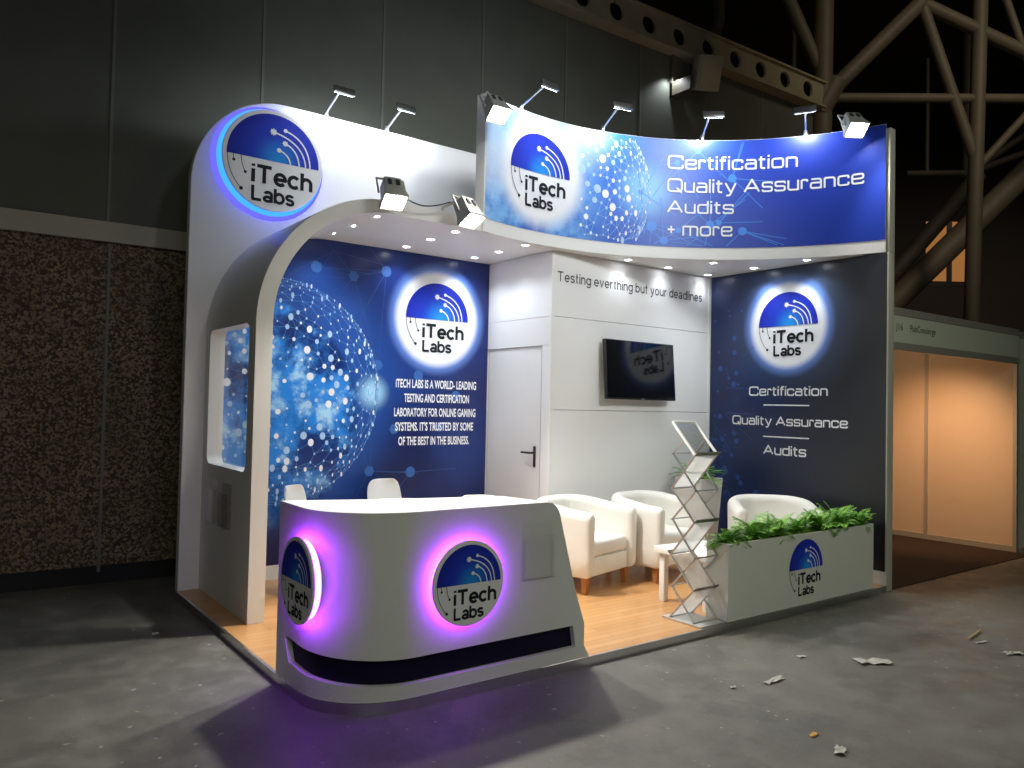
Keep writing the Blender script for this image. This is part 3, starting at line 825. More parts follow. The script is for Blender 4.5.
for i in range(10):
    y = 1.9 - rnd.random()*.4; z = rnd.uniform(1.3, 2.8)
    ribbon(mb, NF, [(-y, z), (-y + rnd.uniform(.0, .35), z + rnd.uniform(-.3, .15))], .006, .0004)
mb.build('dot_print', M_nd, ngo, smooth=0, weld=False, fix=False)
mb = MB(); mb.box((L - .012, .0, ZP + .006), (L + .001, YS - .008, .17)); mb.build('skirting', M_white, rw, smooth=0)

# ---------------------------------------------------------------- storage cabin (door face and TV face)
sc_ = thing('storage_cabin', 'white storage cabin with a door and a slogan beside the globe wall', 'cabin', (XS, YS, ZP))
mb = MB()
for z0, z1 in ((ZP, 1.5065), (1.5095, 2.3515), (2.3545, HS - .002)):
    mb.box((XS + .03, YS, z0 + .001), (L - .005, YS + .05, z1))
mb.build('wall_panel', M_whitewall, sc_, smooth=0, bevel=.002)
mb = MB()
for z0, z1 in ((2.091, 2.3518), (2.3542, HS - .002)): mb.box((XS, YS + .03, z0), (XS + .05, D - .004, z1))
mb.box((XS, YS + .03, ZP + .001), (XS + .05, 2.045, 2.10))
mb.build('wall_panel', M_whitewall, sc_, smooth=0, bevel=.002)
mb = MB(); mb.box((XS - .004, YS - .004, ZP + .001), (XS + .034, YS + .034, HS - .002)); mb.build('corner_post', M_white, sc_, smooth=0, bevel=.004)
mb = MB(); mb.box((L - .045, YS - .006, ZP + .001), (L - .006, YS + .01, HS - .002)); mb.build('corner_post', M_white, sc_, smooth=0, bevel=.004)
mb = MB(); mb.box((XS + .008, 2.052, ZP + .006), (XS + .045, D - .02, 2.088)); dr = mb.build('door', M_white, sc_, smooth=0, bevel=.003)
mb = MB()
for y0_, y1_, z0_, z1_ in ((2.044, 2.050, ZP + .006, 2.094), (2.050, D - .02, 2.089, 2.094)): mb.box((XS - .002, y0_, z0_), (XS + .01, y1_, z1_))
mb.build('door_gap_line', plain('grey door gap line', (.36, .36, .36), .5), dr, smooth=0)  # grey strips painting the shaded gap around the door
mb = MB(); mb.box((XS - .002, 2.118, .98), (XS + .01, 2.148, 1.17), bevel=.004); mb.tube([(XS, 2.133, 1.11), (XS - .05, 2.133, 1.11), (XS - .055, 2.15, 1.11), (XS - .055, 2.255, 1.11)], .010, 10)
mb.build('door_handle', M_darkmetal, dr)
mb = MB(); put_sans(mb, TVW, 'Testing everthing but your deadlines', 2.93, 2.675, .092, 1.985, .002, .135)
mb.build('slogan_lettering', M_text_grey, sc_, smooth=0, weld=False, fix=False)

# ---------------------------------------------------------------- television
tv = thing('television', 'flat black wall television on the white cabin face', 'television', (3.92, YS - .02, 1.90))
TM = Matrix.Translation((3.925, YS - .085, 1.901)) @ Matrix.Rotation(math.radians(-4.5), 4, 'X') @ Matrix.Rotation(math.radians(1.0), 4, 'Z')
mb = MB(); mb.box((-.48, -.02, -.283), (.48, .02, .283), TM, bevel=.006); mb.build('body', M_black, tv)
mb = MB(); mb.box((-.468, -.0225, -.267), (.468, -.0195, .273), TM); mb.build('screen', M_screen, tv, smooth=0)
mb = MB(); mb.box((-.17, .018, -.14), (.17, .035, .14), TM); mb.box((3.80, YS - .055, 1.80), (4.05, YS - .001, 2.0)); mb.build('wall_bracket', M_darkmetal, tv, smooth=0)
mb = MB(); mb.box((-.022, -.0235, -.281), (.022, -.0195, -.271), TM); mb.build('badge', M_chrome, tv, smooth=0)

# ---------------------------------------------------------------- reception counter
ct = thing('reception_counter', 'white curved reception counter with a dark recessed band', 'counter', (.6, .4, ZP))
def outline():
    P = [(-.01, .73 - .33*k/5) for k in range(5)] + ell + [(.45 + 1.18*k/22, 0) for k in range(1, 23)]
    return P
OUT = outline()
# arc-length parametrisation
SL = [0.0]
for a, b in zip(OUT, OUT[1:]): SL.append(SL[-1] + math.hypot(b[0]-a[0], b[1]-a[1]))
ST = SL[-1]
def cpt(s, off=0.0):
    s = min(max(s, 0), ST)
    for k in range(len(SL) - 1):
        if s <= SL[k+1] + 1e-9: break
    t = (s - SL[k]) / (SL[k+1] - SL[k]); a, b = Vector(OUT[k]), Vector(OUT[k+1])
    d = (b - a).normalized(); nrm = Vector((d.y, -d.x))
    return a + (b - a)*t - nrm*off      # off > 0 goes inward
CT_H = .99
def s_end(z):   # right end slants inwards with height, rounded at the top
    e = ST - (z - ZP) / (CT_H - ZP) * .27
    r = .07
    if z > CT_H - r: e -= r - math.sqrt(max(0, r*r - (z - CT_H + r)**2))
    return e
sl0, sl1 = lambda z: .115 + (.29 - z) * .55 + .0, lambda z: ST - .135 + (.26 - z) * .2
def slotz(s):   # the band dips slightly towards the front
    t = min(1, max(0, (s - .1) / .9)); t = t*t*(3 - 2*t)
    return .165 + (.128 - .165)*t, .292 + (.256 - .292)*t
zs = [ZP + .006, 'a', 'b', .45, .7, CT_H - .07, CT_H - .045, CT_H - .02, CT_H - .006, CT_H]
NC = 72; mb = MB(); rows = []
for zi in zs:
    row = []
    for k in range(NC + 1):
        if zi in ('a', 'b'):
            # columns 4..NC-4 carry the slot
            zz = .20; s0, s1 = sl0(.165 if zi == 'a' else .292), sl1(.128 if zi == 'a' else .256)
            e = s_end(zz)
            if k < 4: s = s0 * k/4
            elif k > NC - 4: s = s1 + (e - s1) * (k - NC + 4)/4
            else: s = s0 + (s1 - s0) * (k - 4)/(NC - 8)
            z = slotz(s)[0 if zi == 'a' else 1]
        else:
            z = zi; s0, s1 = sl0(.2), sl1(.2); e = s_end(z); s1 = min(s1, e - .06)
            if k < 4: s = s0 * k/4
            elif k > NC - 4: s = s1 + (e - s1) * (k - NC + 4)/4
            else: s = s0 + (s1 - s0) * (k - 4)/(NC - 8)
        p = cpt(s); row.append((p.x, p.y, z, s))
    rows.append(row)
V = [[mb.bm.verts.new(p[:3]) for p in r] for r in rows]
for i in range(len(V) - 1):
    for k in range(NC):
        if i == 1 and 4 <= k < NC - 4: continue
        mb.face([V[i][k], V[i][k+1], V[i+1][k+1], V[i+1][k]])
# slot reveal
inr = []
for i in (1, 2):
    inr.append([mb.bm.verts.new((*cpt(rows[i][k][3], .035), rows[i][k][2])) for k in range(4, NC - 3)])
for k in range(NC - 8):
    mb.face([V[1][4+k], V[1][5+k], inr[0][k+1], inr[0][k]]); mb.face([V[2][5+k], V[2][4+k], inr[1][k], inr[1][k+1]])
mb.face([V[1][4], inr[0][0], inr[1][0], V[2][4]]); mb.face([V[1][NC-4], V[2][NC-4], inr[1][-1], inr[0][-1]])
# end edges, panel thickness .03
for k, col in ((0, 0), (NC, 1)):
    A = [V[i][k] for i in range(len(V))]
    B = [mb.bm.verts.new((*cpt(rows[i][k][3], .04), rows[i][k][2])) for i in range(len(V))]
    for i in range(len(V) - 1): mb.face([A[i], A[i+1], B[i+1], B[i]])
mb.build('front_panel', M_cwhite, ct, smooth=35, weld=False)
mb = MB()
mb.grid([[(*cpt(rows[1][k][3], .034), rows[1][k][2] - .004) for k in range(4, NC - 3)], [(*cpt(rows[2][k][3], .034), rows[2][k][2] + .004) for k in range(4, NC - 3)]])
mb.build('recessed_band', M_slot, ct, smooth=35)
# top and carcass: kidney shaped worktop behind the front panel
topo = [cpt(s_end(CT_H) * k/50, .002) for k in range(51)]
tail = [(topo[-1].x - .01, .15), (1.235, .36), (1.18, .395), (.9, .45), (.5, .56), (.12, .70), (.05, .725)]
poly = [(p.x, p.y) for p in topo] + tail
mb = MB(); mb.prism(poly, lambda a, b: (a, b, CT_H - .03), lambda a, b: (a, b, CT_H - .0005)); mb.build('worktop', M_shell, ct, smooth=30, bevel=.003)
inn = [cpt(.02 + (ST - .33) * k/40, .05) for k in range(41)]
poly = [(p.x, p.y) for p in inn] + [(1.20, .33), (.9, .41), (.5, .52), (.12, .66)]
mb = MB(); mb.prism(poly, lambda a, b: (a, b, ZP + .006), lambda a, b: (a, b, CT_H - .03)); mb.build('carcass', M_white, ct, smooth=30)

halo_sign('round logo sign with purple halo on the counter front', (.725, 0, .606), .222,
          frame_plane((.725, 0, .606), (1, 0, 0), (0, 0, 1), (0, -1, 0)), .200, M_halo_purple, .016, .036)
halo_sign('round logo sign with purple halo on the narrow left end of the counter', (-.005, .345, .635), .218,
          frame_plane((-.005, .345, .635), (0, -1, 0), (0, 0, 1), (-1, 0, 0)), .197, M_halo_purple, .016, .040)

# clear acrylic leaflet holders
def holder(label, fr, loc, w=.225, h=.315, group=None):
    t = thing('leaflet_holder', label, 'leaflet holder', loc, group=group)
    def slab(name, a0, a1, b0, b1, h0, h1):
        mb = MB(); mb.prism([(a0, b0), (a1, b0), (a1, b1), (a0, b1)], lambda a, b: fr(a, b, h0), lambda a, b: fr(a, b, h1)); return mb.build(name, M_acr, t, smooth=0)
    slab('back_plate', 0, w, 0, h, .001, .004); slab('front_plate', 0, w, 0, h*.78, .030, .033)
    slab('side_edge', 0, .003, 0, h*.78, .004, .030); slab('side_edge', w - .003, w, 0, h*.78, .004, .030); slab('bottom_edge', .003, w - .003, 0, .003, .004, .030)
    return t
holder('clear acrylic leaflet holder on the counter front right of the logo sign', frame_plane((1.10, -.001, .565), (1, 0, 0), (0, 0, 1), (0, -1, 0)), (1.21, 0, .565))
holder('clear acrylic leaflet holder below the side window, next to the back wall', frame_plane((XW - .001, 2.70, .62), (0, -1, 0), (0, 0, 1), (-1, 0, 0)), (XW, 2.59, .62))
holder('clear acrylic leaflet holder below the side window, nearer the arch edge', frame_plane((XW - .001, 2.36, .62), (0, -1, 0), (0, 0, 1), (-1, 0, 0)), (XW, 2.25, .62))

# ---------------------------------------------------------------- tub armchairs
def make_armchair():
    t = thing('armchair', '', 'armchair')
    W, DP = .375, .33           # half width, half depth
    th = .105
    # U path (centre line of the shell), from left front to right front
    path = []
    w = W - th/2; d = DP - th/2; r = .25
    for k in range(7): path.append((-w, -DP + .01 + (d - r + DP - .01) * k/6))
    for k in range(1, 11):
        a = PI - PI/2*k/10; path.append((-w + r + r*math.cos(a), d - r + r*math.sin(a)))
    for k in range(1, 5): path.append((-w + r + (2*w - 2*r)*k/5, d))
    for k in range(0, 11):
        a = PI/2 - PI/2*k/10; path.append((w - r + r*math.cos(a), d - r + r*math.sin(a)))
    for k in range(1, 7): path.append((w, d - r + (-DP + .01 - d + r)*k/6))
    n = len(path); rows = []
    for i, (x, y) in enumerate(path):
        a = Vector(path[max(i-1, 0)]); b = Vector(path[min(i+1, n-1)]); tt = (b - a).normalized()
        out = Vector((-tt.y, tt.x))
        f = min(1, max(0, (y + DP) / (2*DP))); f = f*f*(3 - 2*f)
        top = .672 + .062*f - .02; hw = th/2
        prof = [(hw*.62, .135), (hw*.9, .155), (hw, .28), (hw*1.06, .5), (hw*1.1, top - .07)]
        prof += [(hw*1.1*math.cos(PI*k/8), top - .06 + .06*math.sin(PI*k/8)) for k in range(0, 9)]
        prof += [(-hw*1.0, top - .08), (-hw*.9, .42), (-hw*.9, .25), (-hw*.6, .135)]
        rows.append([(x + out.x*o, y + out.y*o, z) for o, z in prof])
    mb = MB(); V = mb.grid(rows, closed=True)
    for idx, sg in ((0, -1), (-1, -1)):     # padded front ends
        R0 = V[idx]; c = sum((v.co for v in R0), Vector()) / len(R0)
        prev = R0
        for sc2, push in ((.86, .022), (.62, .034), (.3, .038)):
            ring = [mb.bm.verts.new(Vector((c.x + (v.co.x - c.x)*sc2, R0[0].co.y - push, c.z + (v.co.z - c.z)*(1 - (1-sc2)*.28)))) for v in R0]
            for k in range(len(R0)): mb.face([prev[k], prev[(k+1) % len(R0)], ring[(k+1) % len(R0)], ring[k]])
            prev = ring
        mb.face(prev)
    mb.build('shell', M_leather, t, world=False, smooth=60)
    mb = MB(); mb.box((-.268, -.325, .285), (.268, .24, .415), bevel=.035, seg=4); mb.build('seat_cushion', M_leather, t, world=False, smooth=50)
    mb = MB(); mb.box((-.272, -.318, .135), (.272, .22, .283), bevel=.012, seg=3); mb.build('front_rail', M_leather, t, world=False, smooth=50)
    for sx in (-1, 1):
        for sy in (-1, 1):
            x, y = sx*.295, (-.275 if sy < 0 else .26)
            mb = MB()
            R0 = [(x + a*.028, y + b*.028, .137) for a, b in ((-1,-1),(1,-1),(1,1),(-1,1))]
            R1 = [(x + a*.019 + sx*.004, y + b*.019, 0) for a, b in ((-1,-1),(1,-1),(1,1),(-1,1))]
            V = mb.grid([R1, R0], closed=True); mb.face(V[0][::-1]); mb.face(V[1]); mb.build('leg', M_leg, t, world=False, smooth=0, bevel=.003)
    return t
arm = make_armchair()
chairs = [((2.865, 1.50, ZP + .002), math.radians(14), 'white tub armchair nearest the counter, under the television'),
          ((3.70, 1.44, ZP + .002), math.radians(6), 'white tub armchair behind the zigzag brochure rack, under the television'),
          ((4.47, .72, ZP + .002), math.radians(-43), 'white tub armchair behind the ferns of the long planter, before the navy wall')]
for i, (loc, rz, lab) in enumerate(chairs):
    o = arm if i == 0 else copy_tree(arm)
    o.location = loc; o.rotation_euler = (0, 0, rz); tag(o, lab, 'armchair', 'white tub armchairs in the lounge area')

# ---------------------------------------------------------------- side table
tb = thing('side_table', 'low white square side table between the armchairs and the planter', 'table', (3.25, .48, ZP))
mb = MB(); mb.box((2.975, .215, .425), (3.525, .745, .472), bevel=.004); mb.build('tabletop', M_white, tb)
for x in (3.01, 3.455):
    for y in (.24, .665):
        mb = MB(); mb.box((x, y, ZP + .002), (x + .05, y + .05, .426), bevel=.003); mb.build('leg', M_white, tb)

# ---------------------------------------------------------------- zigzag brochure rack
rk = thing('brochure_rack', 'silver folding zigzag brochure rack at the platform edge', 'rack', (2.82, .19, ZP))
X0, X1, YB, YF = 2.68, 2.912, .305, .098
Z1 = [1.445, 1.222, .975, .757, .510, .288, .066]
def rod(mb, a, b, r=.0075): mb.tube([a, b], r, 8)
for x in (X0, X1):
    mb = MB()
    for k in range(6):
        ya, yb = (YB, YF) if k % 2 == 0 else (YF, YB)
        rod(mb, (x, ya, Z1[k]), (x, yb, Z1[k+1]))
        xo = x + .012
        if k == 0: rod(mb, (xo, (YB + YF)/2, (Z1[0] + Z1[1])/2), (xo, YB, Z1[1]))
        else: rod(mb, (xo, yb, Z1[k]), (xo, ya, Z1[k+1]))
    mb.build('scissor_frame', M_chrome, rk)
def qslab(mb, a, b, t=.004):
    """sheet between the lines a and b (each a y,z pair) across the rack"""
    (ya, za), (yb, zb) = a, b; d = Vector((yb - ya, zb - za)).normalized(); nn = Vector((-d.y, d.x))*t
    mb.prism([(ya, za), (yb, zb), (yb + nn.x, zb + nn.y), (ya + nn.x, za + nn.y)], lambda p, q2: (X0 + .012, p, q2), lambda p, q2: (X1 - .006, p, q2))
M_acrframe = clear_acrylic('frosted acrylic', (.80, .82, .82))
M_sheet, nt_, out_ = new_mat('frosted shelf sheet'); g_ = N(nt_)
t_ = g_.node('ShaderNodeBsdfTransparent'); b_ = g_.node('ShaderNodeBsdfTranslucent'); b_.inputs[0].default_value = (.85, .86, .85, 1)
d_ = g_.node('ShaderNodeBsdfPrincipled'); d_.inputs['Base Color'].default_value = (.80, .81, .80, 1); d_.inputs['Roughness'].default_value = .3
m1_ = g_.node('ShaderNodeMixShader'); m1_.inputs[0].default_value = .5; g_.lk(d_.outputs[0], m1_.inputs[1]); g_.lk(b_.outputs[0], m1_.inputs[2])
m2_ = g_.node('ShaderNodeMixShader'); m2_.inputs[0].default_value = .62; g_.lk(t_.outputs[0], m2_.inputs[1]); g_.lk(m1_.outputs[0], m2_.inputs[2]); g_.lk(m2_.outputs[0], out_.inputs[0])
for k in range(6):
    ya, yb = (YB, YF) if k % 2 == 0 else (YF, YB)
    a, b = Vector((ya, Z1[k])), Vector((yb, Z1[k+1]))
    mb = MB(); qslab(mb, tuple(a*.96 + b*.04), tuple(b*.98 + a*.02), .004); sh = mb.build('shelf', M_sheet if k else M_acrframe, rk, smooth=0)
    if k < 5:
        d = (b - a).normalized(); nn = Vector((-d.y, d.x)); 
        if nn.y < 0: nn = -nn
        c = b + nn*.035
        mb = MB(); mb.prism([tuple(b), tuple(b + d*.006), tuple(c + d*.006), tuple(c)], lambda p, q2: (X0 - .004, p, q2), lambda p, q2: (X1 + .008, p, q2))
        mb.build('shelf_lip', M_shelfgrey, sh, smooth=0)
a, b = (YB, Z1[0]), (YF, Z1[1])
mb = MB()
for x in (X0 - .002, X1 + .002): mb.tube([(x, YB, Z1[0]), (x, YF, Z1[1])], .011, 8)
mb.tube([(X0, YB, Z1[0]), (X1, YB, Z1[0])], .010, 8); mb.build('top_frame', M_white, rk)
mb = MB(); mb.box((X0 - .012, .015, ZP + .001), (X1 + .012, .372, ZP + .014), bevel=.003); mb.build('base_plate', plain('brushed base', (.60, .61, .62), .4, metal=.5), rk)
for k in range(1, 7):
    for y in (YB, YF): mb = MB(); mb.tube([(X0 - .006, y, Z1[k]), (X1 + .014, y, Z1[k])], .0055, 8); mb.build('cross_rod', M_chrome, rk)

# ---------------------------------------------------------------- planters and ferns
pb = thing('planter_box', 'long white planter box with a logo at the front right of the stand', 'planter', (3.9, .10, ZP))
PX0, PX1, PY0, PY1, PZ = 2.932, 4.872, .004, .195, .600
mb = MB(); tw = .018
mb.box((PX0, PY0, ZP + .007), (PX1, PY0 + tw, PZ)); mb.box((PX0, PY1 - tw, ZP + .007), (PX1, PY1, PZ)); mb.box((PX0, PY0 + tw, ZP + .007), (PX0 + tw, PY1 - tw, PZ)); mb.box((PX1 - tw, PY0 + tw, ZP + .007), (PX1, PY1 - tw, PZ))
mb.build('trough', M_cwhite, pb, smooth=0, bevel=.002)
mb = MB(); mb.box((PX0 + tw, PY0 + tw, PZ - .10), (PX1 - tw, PY1 - tw, PZ - .06)); mb.build('soil', M_soil, pb, smooth=0)
logo(pb, frame_plane((0, PY0, 0), (1, 0, 0), (0, 0, 1), (0, -1, 0)), 3.88, .335, .222, .002)
tpn = thing('tall_planter', 'tall white tapered planter in the corner by the navy wall', 'planter', (4.55, 1.62, ZP))
mb = MB()
sq = lambda h, z: [(4.55 + a*h, 1.62 + b*h, z) for a, b in ((-1,-1),(1,-1),(1,1),(-1,1))]
V = mb.grid([sq(.12, ZP), sq(.165, .865), sq(.150, .865), sq(.145, .78)], closed=True); mb.face(V[0][::-1]); mb.build('pot', M_pot, tpn, smooth=0, bevel=.004)
mb = MB(); mb.poly(sq(.146, .80)); mb.build('soil', M_soil, tpn, smooth=0)

def fern(name, loc, label, group, n, length, seed, spread=(.0, 1.0), flat=(1, 1)):
    rnd = random.Random(seed); t = thing(name, label, 'fern', loc, group=group)
    ml, ms = MB(), MB()
    for i in range(n):
        a = 2*PI*i/n + rnd.uniform(-.3, .3); Ln = length*rnd.uniform(.7, 1.1); el = rnd.uniform(.65, 1.5)
        d = Vector((math.cos(a)*flat[0], math.sin(a)*flat[1], 0)); pts = []
        p = Vector((rnd.uniform(-.03, .03), rnd.uniform(-.02, .02), 0)); e = el
        for k in range(11):
            pts.append(p.copy()); st = Ln/10
            p = p + (d*math.cos(e) + Vector((0, 0, 1))*math.sin(e))*st; e -= rnd.uniform(.09, .21)
        ms.tube(pts, [.0028*(1 - .7*k/10) for k in range(11)], 4)
        side = d.cross(Vector((0, 0, 1))).normalized()
        for k in range(4, 40):
            f = k/40; j = min(9, int(f*10)); q0 = pts[j].lerp(pts[j+1], f*10 - j); tg = (pts[j+1] - pts[j]).normalized()
            w = Ln*.17*math.sin(PI*min(1, f*.9 + .12))**.8
            for sg in (-1, 1):
                tip = q0 + side*sg*w + tg*w*.45 - Vector((0, 0, 1))*w*.18*rnd.random()
                wd = Ln*.015; up = side.cross(tg)*.004*sg
                mid = q0.lerp(tip, .5)
                ml.face([ml.bm.verts.new(v) for v in (q0 - tg*wd*.4, mid - tg*wd*.8 + up, tip, mid + tg*wd*.6 + up)])
    ml.build('fronds', M_fern, t, world=False, smooth=0, weld=False, fix=False); ms.build('stems', M_stem, t, world=False, weld=False)
    return t
labs = ['bushy green fern at the rack end of the long planter', 'green fern second from the rack end of the long planter', 'green fern in the long planter, just left of its logo',
        'green fern in the long planter directly above its logo', 'green fern in the long planter, just right of its logo', 'taller green fern second from the navy wall end of the long planter', 'green fern at the navy wall end of the long planter']
for i in range(7):
    fern('fern', (3.06 + i*.281, .10, PZ - .055), labs[i], 'ferns in the long planter', 46, .268 + .05*((i*5) % 3)/2 + (.04 if i > 4 else 0), 20 + i, flat=(1, .45))
fern('fern', (4.55, 1.62, .80), 'bright green fern in the tall white corner planter', None, 44, .33, 77)

# ---------------------------------------------------------------- meeting table and shell chairs behind the counter
rt = thing('round_table', 'white round pedestal table behind the counter', 'table', (1.42, 1.92, ZP))
mb = MB(); mb.lathe([(0, .72), (.395, .72), (.40, .728), (.40, .742), (.395, .75), (0, .75)], (1.42, 1.92, 0), 48); mb.build('tabletop', M_shell, rt)
mb = MB(); mb.lathe([(.0, ZP + .003), (.24, ZP + .003), (.24, ZP + .012), (.06, ZP + .05), (.03, .2), (.03, .6), (.06, .72)], (1.42, 1.92, 0), 32); mb.build('pedestal', M_shell, rt)
def make_shell_chair():
    t = thing('shell_chair', '', 'chair')
    rows = []
    prof = [(-.22, .44), (-.20, .455), (-.12, .45), (0, .44), (.10, .44), (.17, .46), (.215, .52), (.24, .60), (.255, .68), (.268, .75), (.275, .80), (.277, .82)]
    hw = [.17, .20, .225, .235, .235, .23, .225, .22, .215, .205, .18, .13]
    for (y, z), w in zip(prof, hw):
        row = []
        for k in range(13):
            u = -1 + k/6; c = (1 - math.cos(u*PI/2))
            row.append((w*u, y - (.07*c if z > .5 else 0), z + (.05*c if z < .5 else 0)))
        rows.append(row)
    mb = MB(); mb.grid(rows); o = mb.build('seat_shell', M_shell, t, world=False, smooth=60)
    s = o.modifiers.new('thickness', 'SOLIDIFY'); s.thickness = .012; s.offset = 0
    s2 = o.modifiers.new('round', 'SUBSURF'); s2.levels = 1; s2.render_levels = 1
    for sx in (-1, 1):
        for sy in (-1, 1):
            mb = MB(); mb.tube([(sx*.12, sy*.11, .435), (sx*.21, sy*.21, .006)], [.016, .011], 10); mb.build('leg', M_leg, t, world=False)
    mb = MB(); mb.box((-.13, -.12, .415), (.13, .12, .436), bevel=.004); mb.build('under_frame', M_darkmetal, t, world=False)
    return t
shc = make_shell_chair()
sh_spots = [((.90, 2.34, ZP), math.radians(48), 'white plastic shell chair beside the arch leg, behind the counter'),
            ((1.69, 2.48, ZP), math.radians(20), 'white plastic shell chair against the globe wall behind the counter'),
            ((1.55, 1.13, ZP), math.radians(-50), 'white plastic shell chair nearest the cabin door, only its top showing over the counter')]
for i, (loc, rz, lab) in enumerate(sh_spots):
    o = shc if i == 0 else copy_tree(shc)
    o.location = loc; o.rotation_euler = (0, 0, rz); tag(o, lab, 'chair', 'white shell chairs around the round table')

# ---------------------------------------------------------------- recessed downlights
def make_downlight():
    t = thing('recessed_downlight', '', 'downlight')
    mb = MB(); mb.lathe([(.028, .0), (.044, -.006), (.047, -.004), (.047, 0)], n=24); mb.build('rim', M_white, t, world=False)
    mb = MB(); mb.lathe([(0, -.002), (.030, -.002)], n=24); mb.build('lens', M_led, t, world=False)
    return t
dl = make_downlight()
ds = [(1.06, 2.64, 'by the arch, in the row next to the globe wall'), (1.07, 2.265, 'by the arch, in the middle row'), (1.075, 1.86, 'by the arch, at the open front edge'),
      (1.81, 2.71, 'over the logo of the globe wall'), (1.815, 2.295, 'between the two floodlights, in the middle row'), (1.815, 1.90, 'just left of the floodlight beside the banner end'),
      (2.555, 2.72, 'in the corner of globe wall and cabin door'), (2.56, 2.33, 'in the middle of the row along the cabin door'), (2.56, 1.925, 'at the front of the row along the cabin door'),
      (3.697, 1.80, 'brightest one under the banner strip above the slogan'), (4.275, 1.815, 'above the end of the cabin slogan'), (4.398, 1.353, 'under the banner, just left of the navy wall top'),
      (4.89, 1.82, 'in the corner of cabin and navy wall'), (4.898, 1.257, 'over the logo of the navy wall'), (4.90, .678, 'nearest the open front along the navy wall')]
for i, (x, y, lab) in enumerate(ds):
    o = dl if i == 0 else copy_tree(dl)
    o.location = (x, y, HS); tag(o, 'small round white ceiling downlight ' + lab, 'downlight', 'recessed downlights in the stand roof')
    lamp('downlight_lamp', 'SPOT', (x, y, HS - .012), {9: 3.2, 10: 2.6, 12: 2.6, 8: 7}.get(i, 12.5), (.86, .93, 1.0), o, (x, y, 0), .03, 125, .8)

# ---------------------------------------------------------------- arm lights on the tops
def arm_light(label, base, out, tan, group, side=.03, power=26, aim=None):
    base, out, tan = Vector(base), Vector(out).normalized(), Vector(tan).normalized()
    t = thing('arm_light', label, 'spotlight', base, group=group)
    up = Vector((0, 0, 1))
    mb = MB(); mb.tube([base + up*-.01, base + up*.02, base + up*.05 + out*.02], [.028, .026, .016], 12); mb.build('clamp', M_chrome, t)
    elbow = base + out*.29 + up*.135
    mb = MB(); mb.tube([base + up*.03 + out*.01, elbow], .009, 10); mb.build('arm', M_chrome, t)
    c = elbow + tan*side + out*.02
    M = Matrix((( *tan, 0), (*out, 0), (0, 0, 1, 0), (0, 0, 0, 1))).transposed()
    M = Matrix.Translation(c) @ M @ Matrix.Rotation(math.radians(-72), 4, 'X')
    mb = MB(); mb.box((-.095, -.032, -.004), (.095, .032, .020), M, bevel=.005); mb.build('head', M_chrome, t)
    mb = MB(); mb.box((-.085, -.026, -.009), (.085, .026, -.0045), M); mb.build('lens', M_spotlens, t)
    lp = c - up*.03 - out*.03
    lamp('arm_lamp', 'SPOT', lp, power, (.86, .92, 1.0), t, aim if aim is not None else base - up*.25, .05, 165, .6)
    return t
for x, z, lab in ((1.107, HT, 'silver arm light on the white wall top, beside the round sign'), (1.70, HT, 'silver arm light on the white wall top, beside the banner')):
    arm_light(lab, (x, D + .03, z), (0, -1, 0), (1, 0, 0), 'arm lights above the stand', power=15)
for s, lab in ((.46, 'silver arm light on the banner top beside the left floodlight'), (1.36, 'silver arm light on the banner top above the network artwork'),
               (2.34, 'silver arm light on the banner top above the word Certification'), (3.27, 'silver arm light on the banner top beside the right floodlight')):
    x, y = arc(s, .03); x2, y2 = arc(s, -.5); x3, y3 = arc(s + .2, .03)
    arm_light(lab, (x, y, 4.085), (x2 - x, y2 - y, 0), (x3 - x, y3 - y, 0), 'arm lights above the stand', side=.03 if s < 3 else 0.0, power=10 if s < 2 else 13)

# ---------------------------------------------------------------- floodlights
def flood(label, pivot, aim, base, power=130):
    """cast housing with a bright lens, yoke bracket and arm to its mount"""
    pivot, aim, base = Vector(pivot), Vector(aim), Vector(base)
    t = thing('floodlight', label, 'floodlight', base, group='floodlights on the stand edge')
    d = (aim + Vector((0, .45, 0)) - pivot).normalized()
    xax = Vector((0, 0, 1)).cross(d); xax = xax.normalized() if xax.length > 1e-3 else Vector((1, 0, 0))
    yax = d.cross(xax)
    M = Matrix.Translation(pivot) @ Matrix(((*xax, 0), (*yax, 0), (*d, 0), (0, 0, 0, 1))).transposed() @ Matrix.Diagonal((.86, .86, .95, 1))
    mb = MB()   # tapered housing: deep at the lens, stepped back
    def ring(hx, hy, z): return [M @ Vector(p) for p in ((-hx, -hy, z), (hx, -hy, z), (hx, hy, z), (-hx, hy, z))]
    V = mb.grid([ring(.050, .045, -.16), ring(.075, .065, -.135), ring(.085, .075, -.02), ring(.105, .092, .055), ring(.105, .092, .07), ring(.094, .082, .07), ring(.085, .072, .045)], closed=True); mb.face(V[0])
    h = mb.build('housing', M_flood, t, smooth=0, bevel=.006)
    mb = MB(); mb.poly(ring(.086, .073, .056)); mb.build('lens', M_floodlens, t, smooth=0)
    for x in (-.035, .035): mb = MB(); mb.box((x - .016, .062, -.105), (x + .016, .0795, -.055), M); mb.build('vent', M_darkmetal, h, smooth=0)
    mb = MB(); mb.tube([M @ Vector((-.118, 0, -.02)), M @ Vector((-.118, .0, -.17)), M @ Vector((.118, 0, -.17)), M @ Vector((.118, 0, -.02))], .009, 8); mb.build('yoke', M_flood, t)
    mb = MB(); mb.tube([M @ Vector((0, 0, -.17)), base + Vector((0, 0, .03)), base], .012, 8); mb.build('mount_arm', M_floodlight, t)
    lamp('flood_lamp', 'SPOT', pivot + d*.085, power, (1.0, .95, .86), t, aim, .06, 124, .35)
    return t
flood('floodlight on the arch edge, the left one of the roof front', (1.03, 1.50, 3.02), (.70, -.75, .0), (1.08, 1.75, 3.052), power=150)
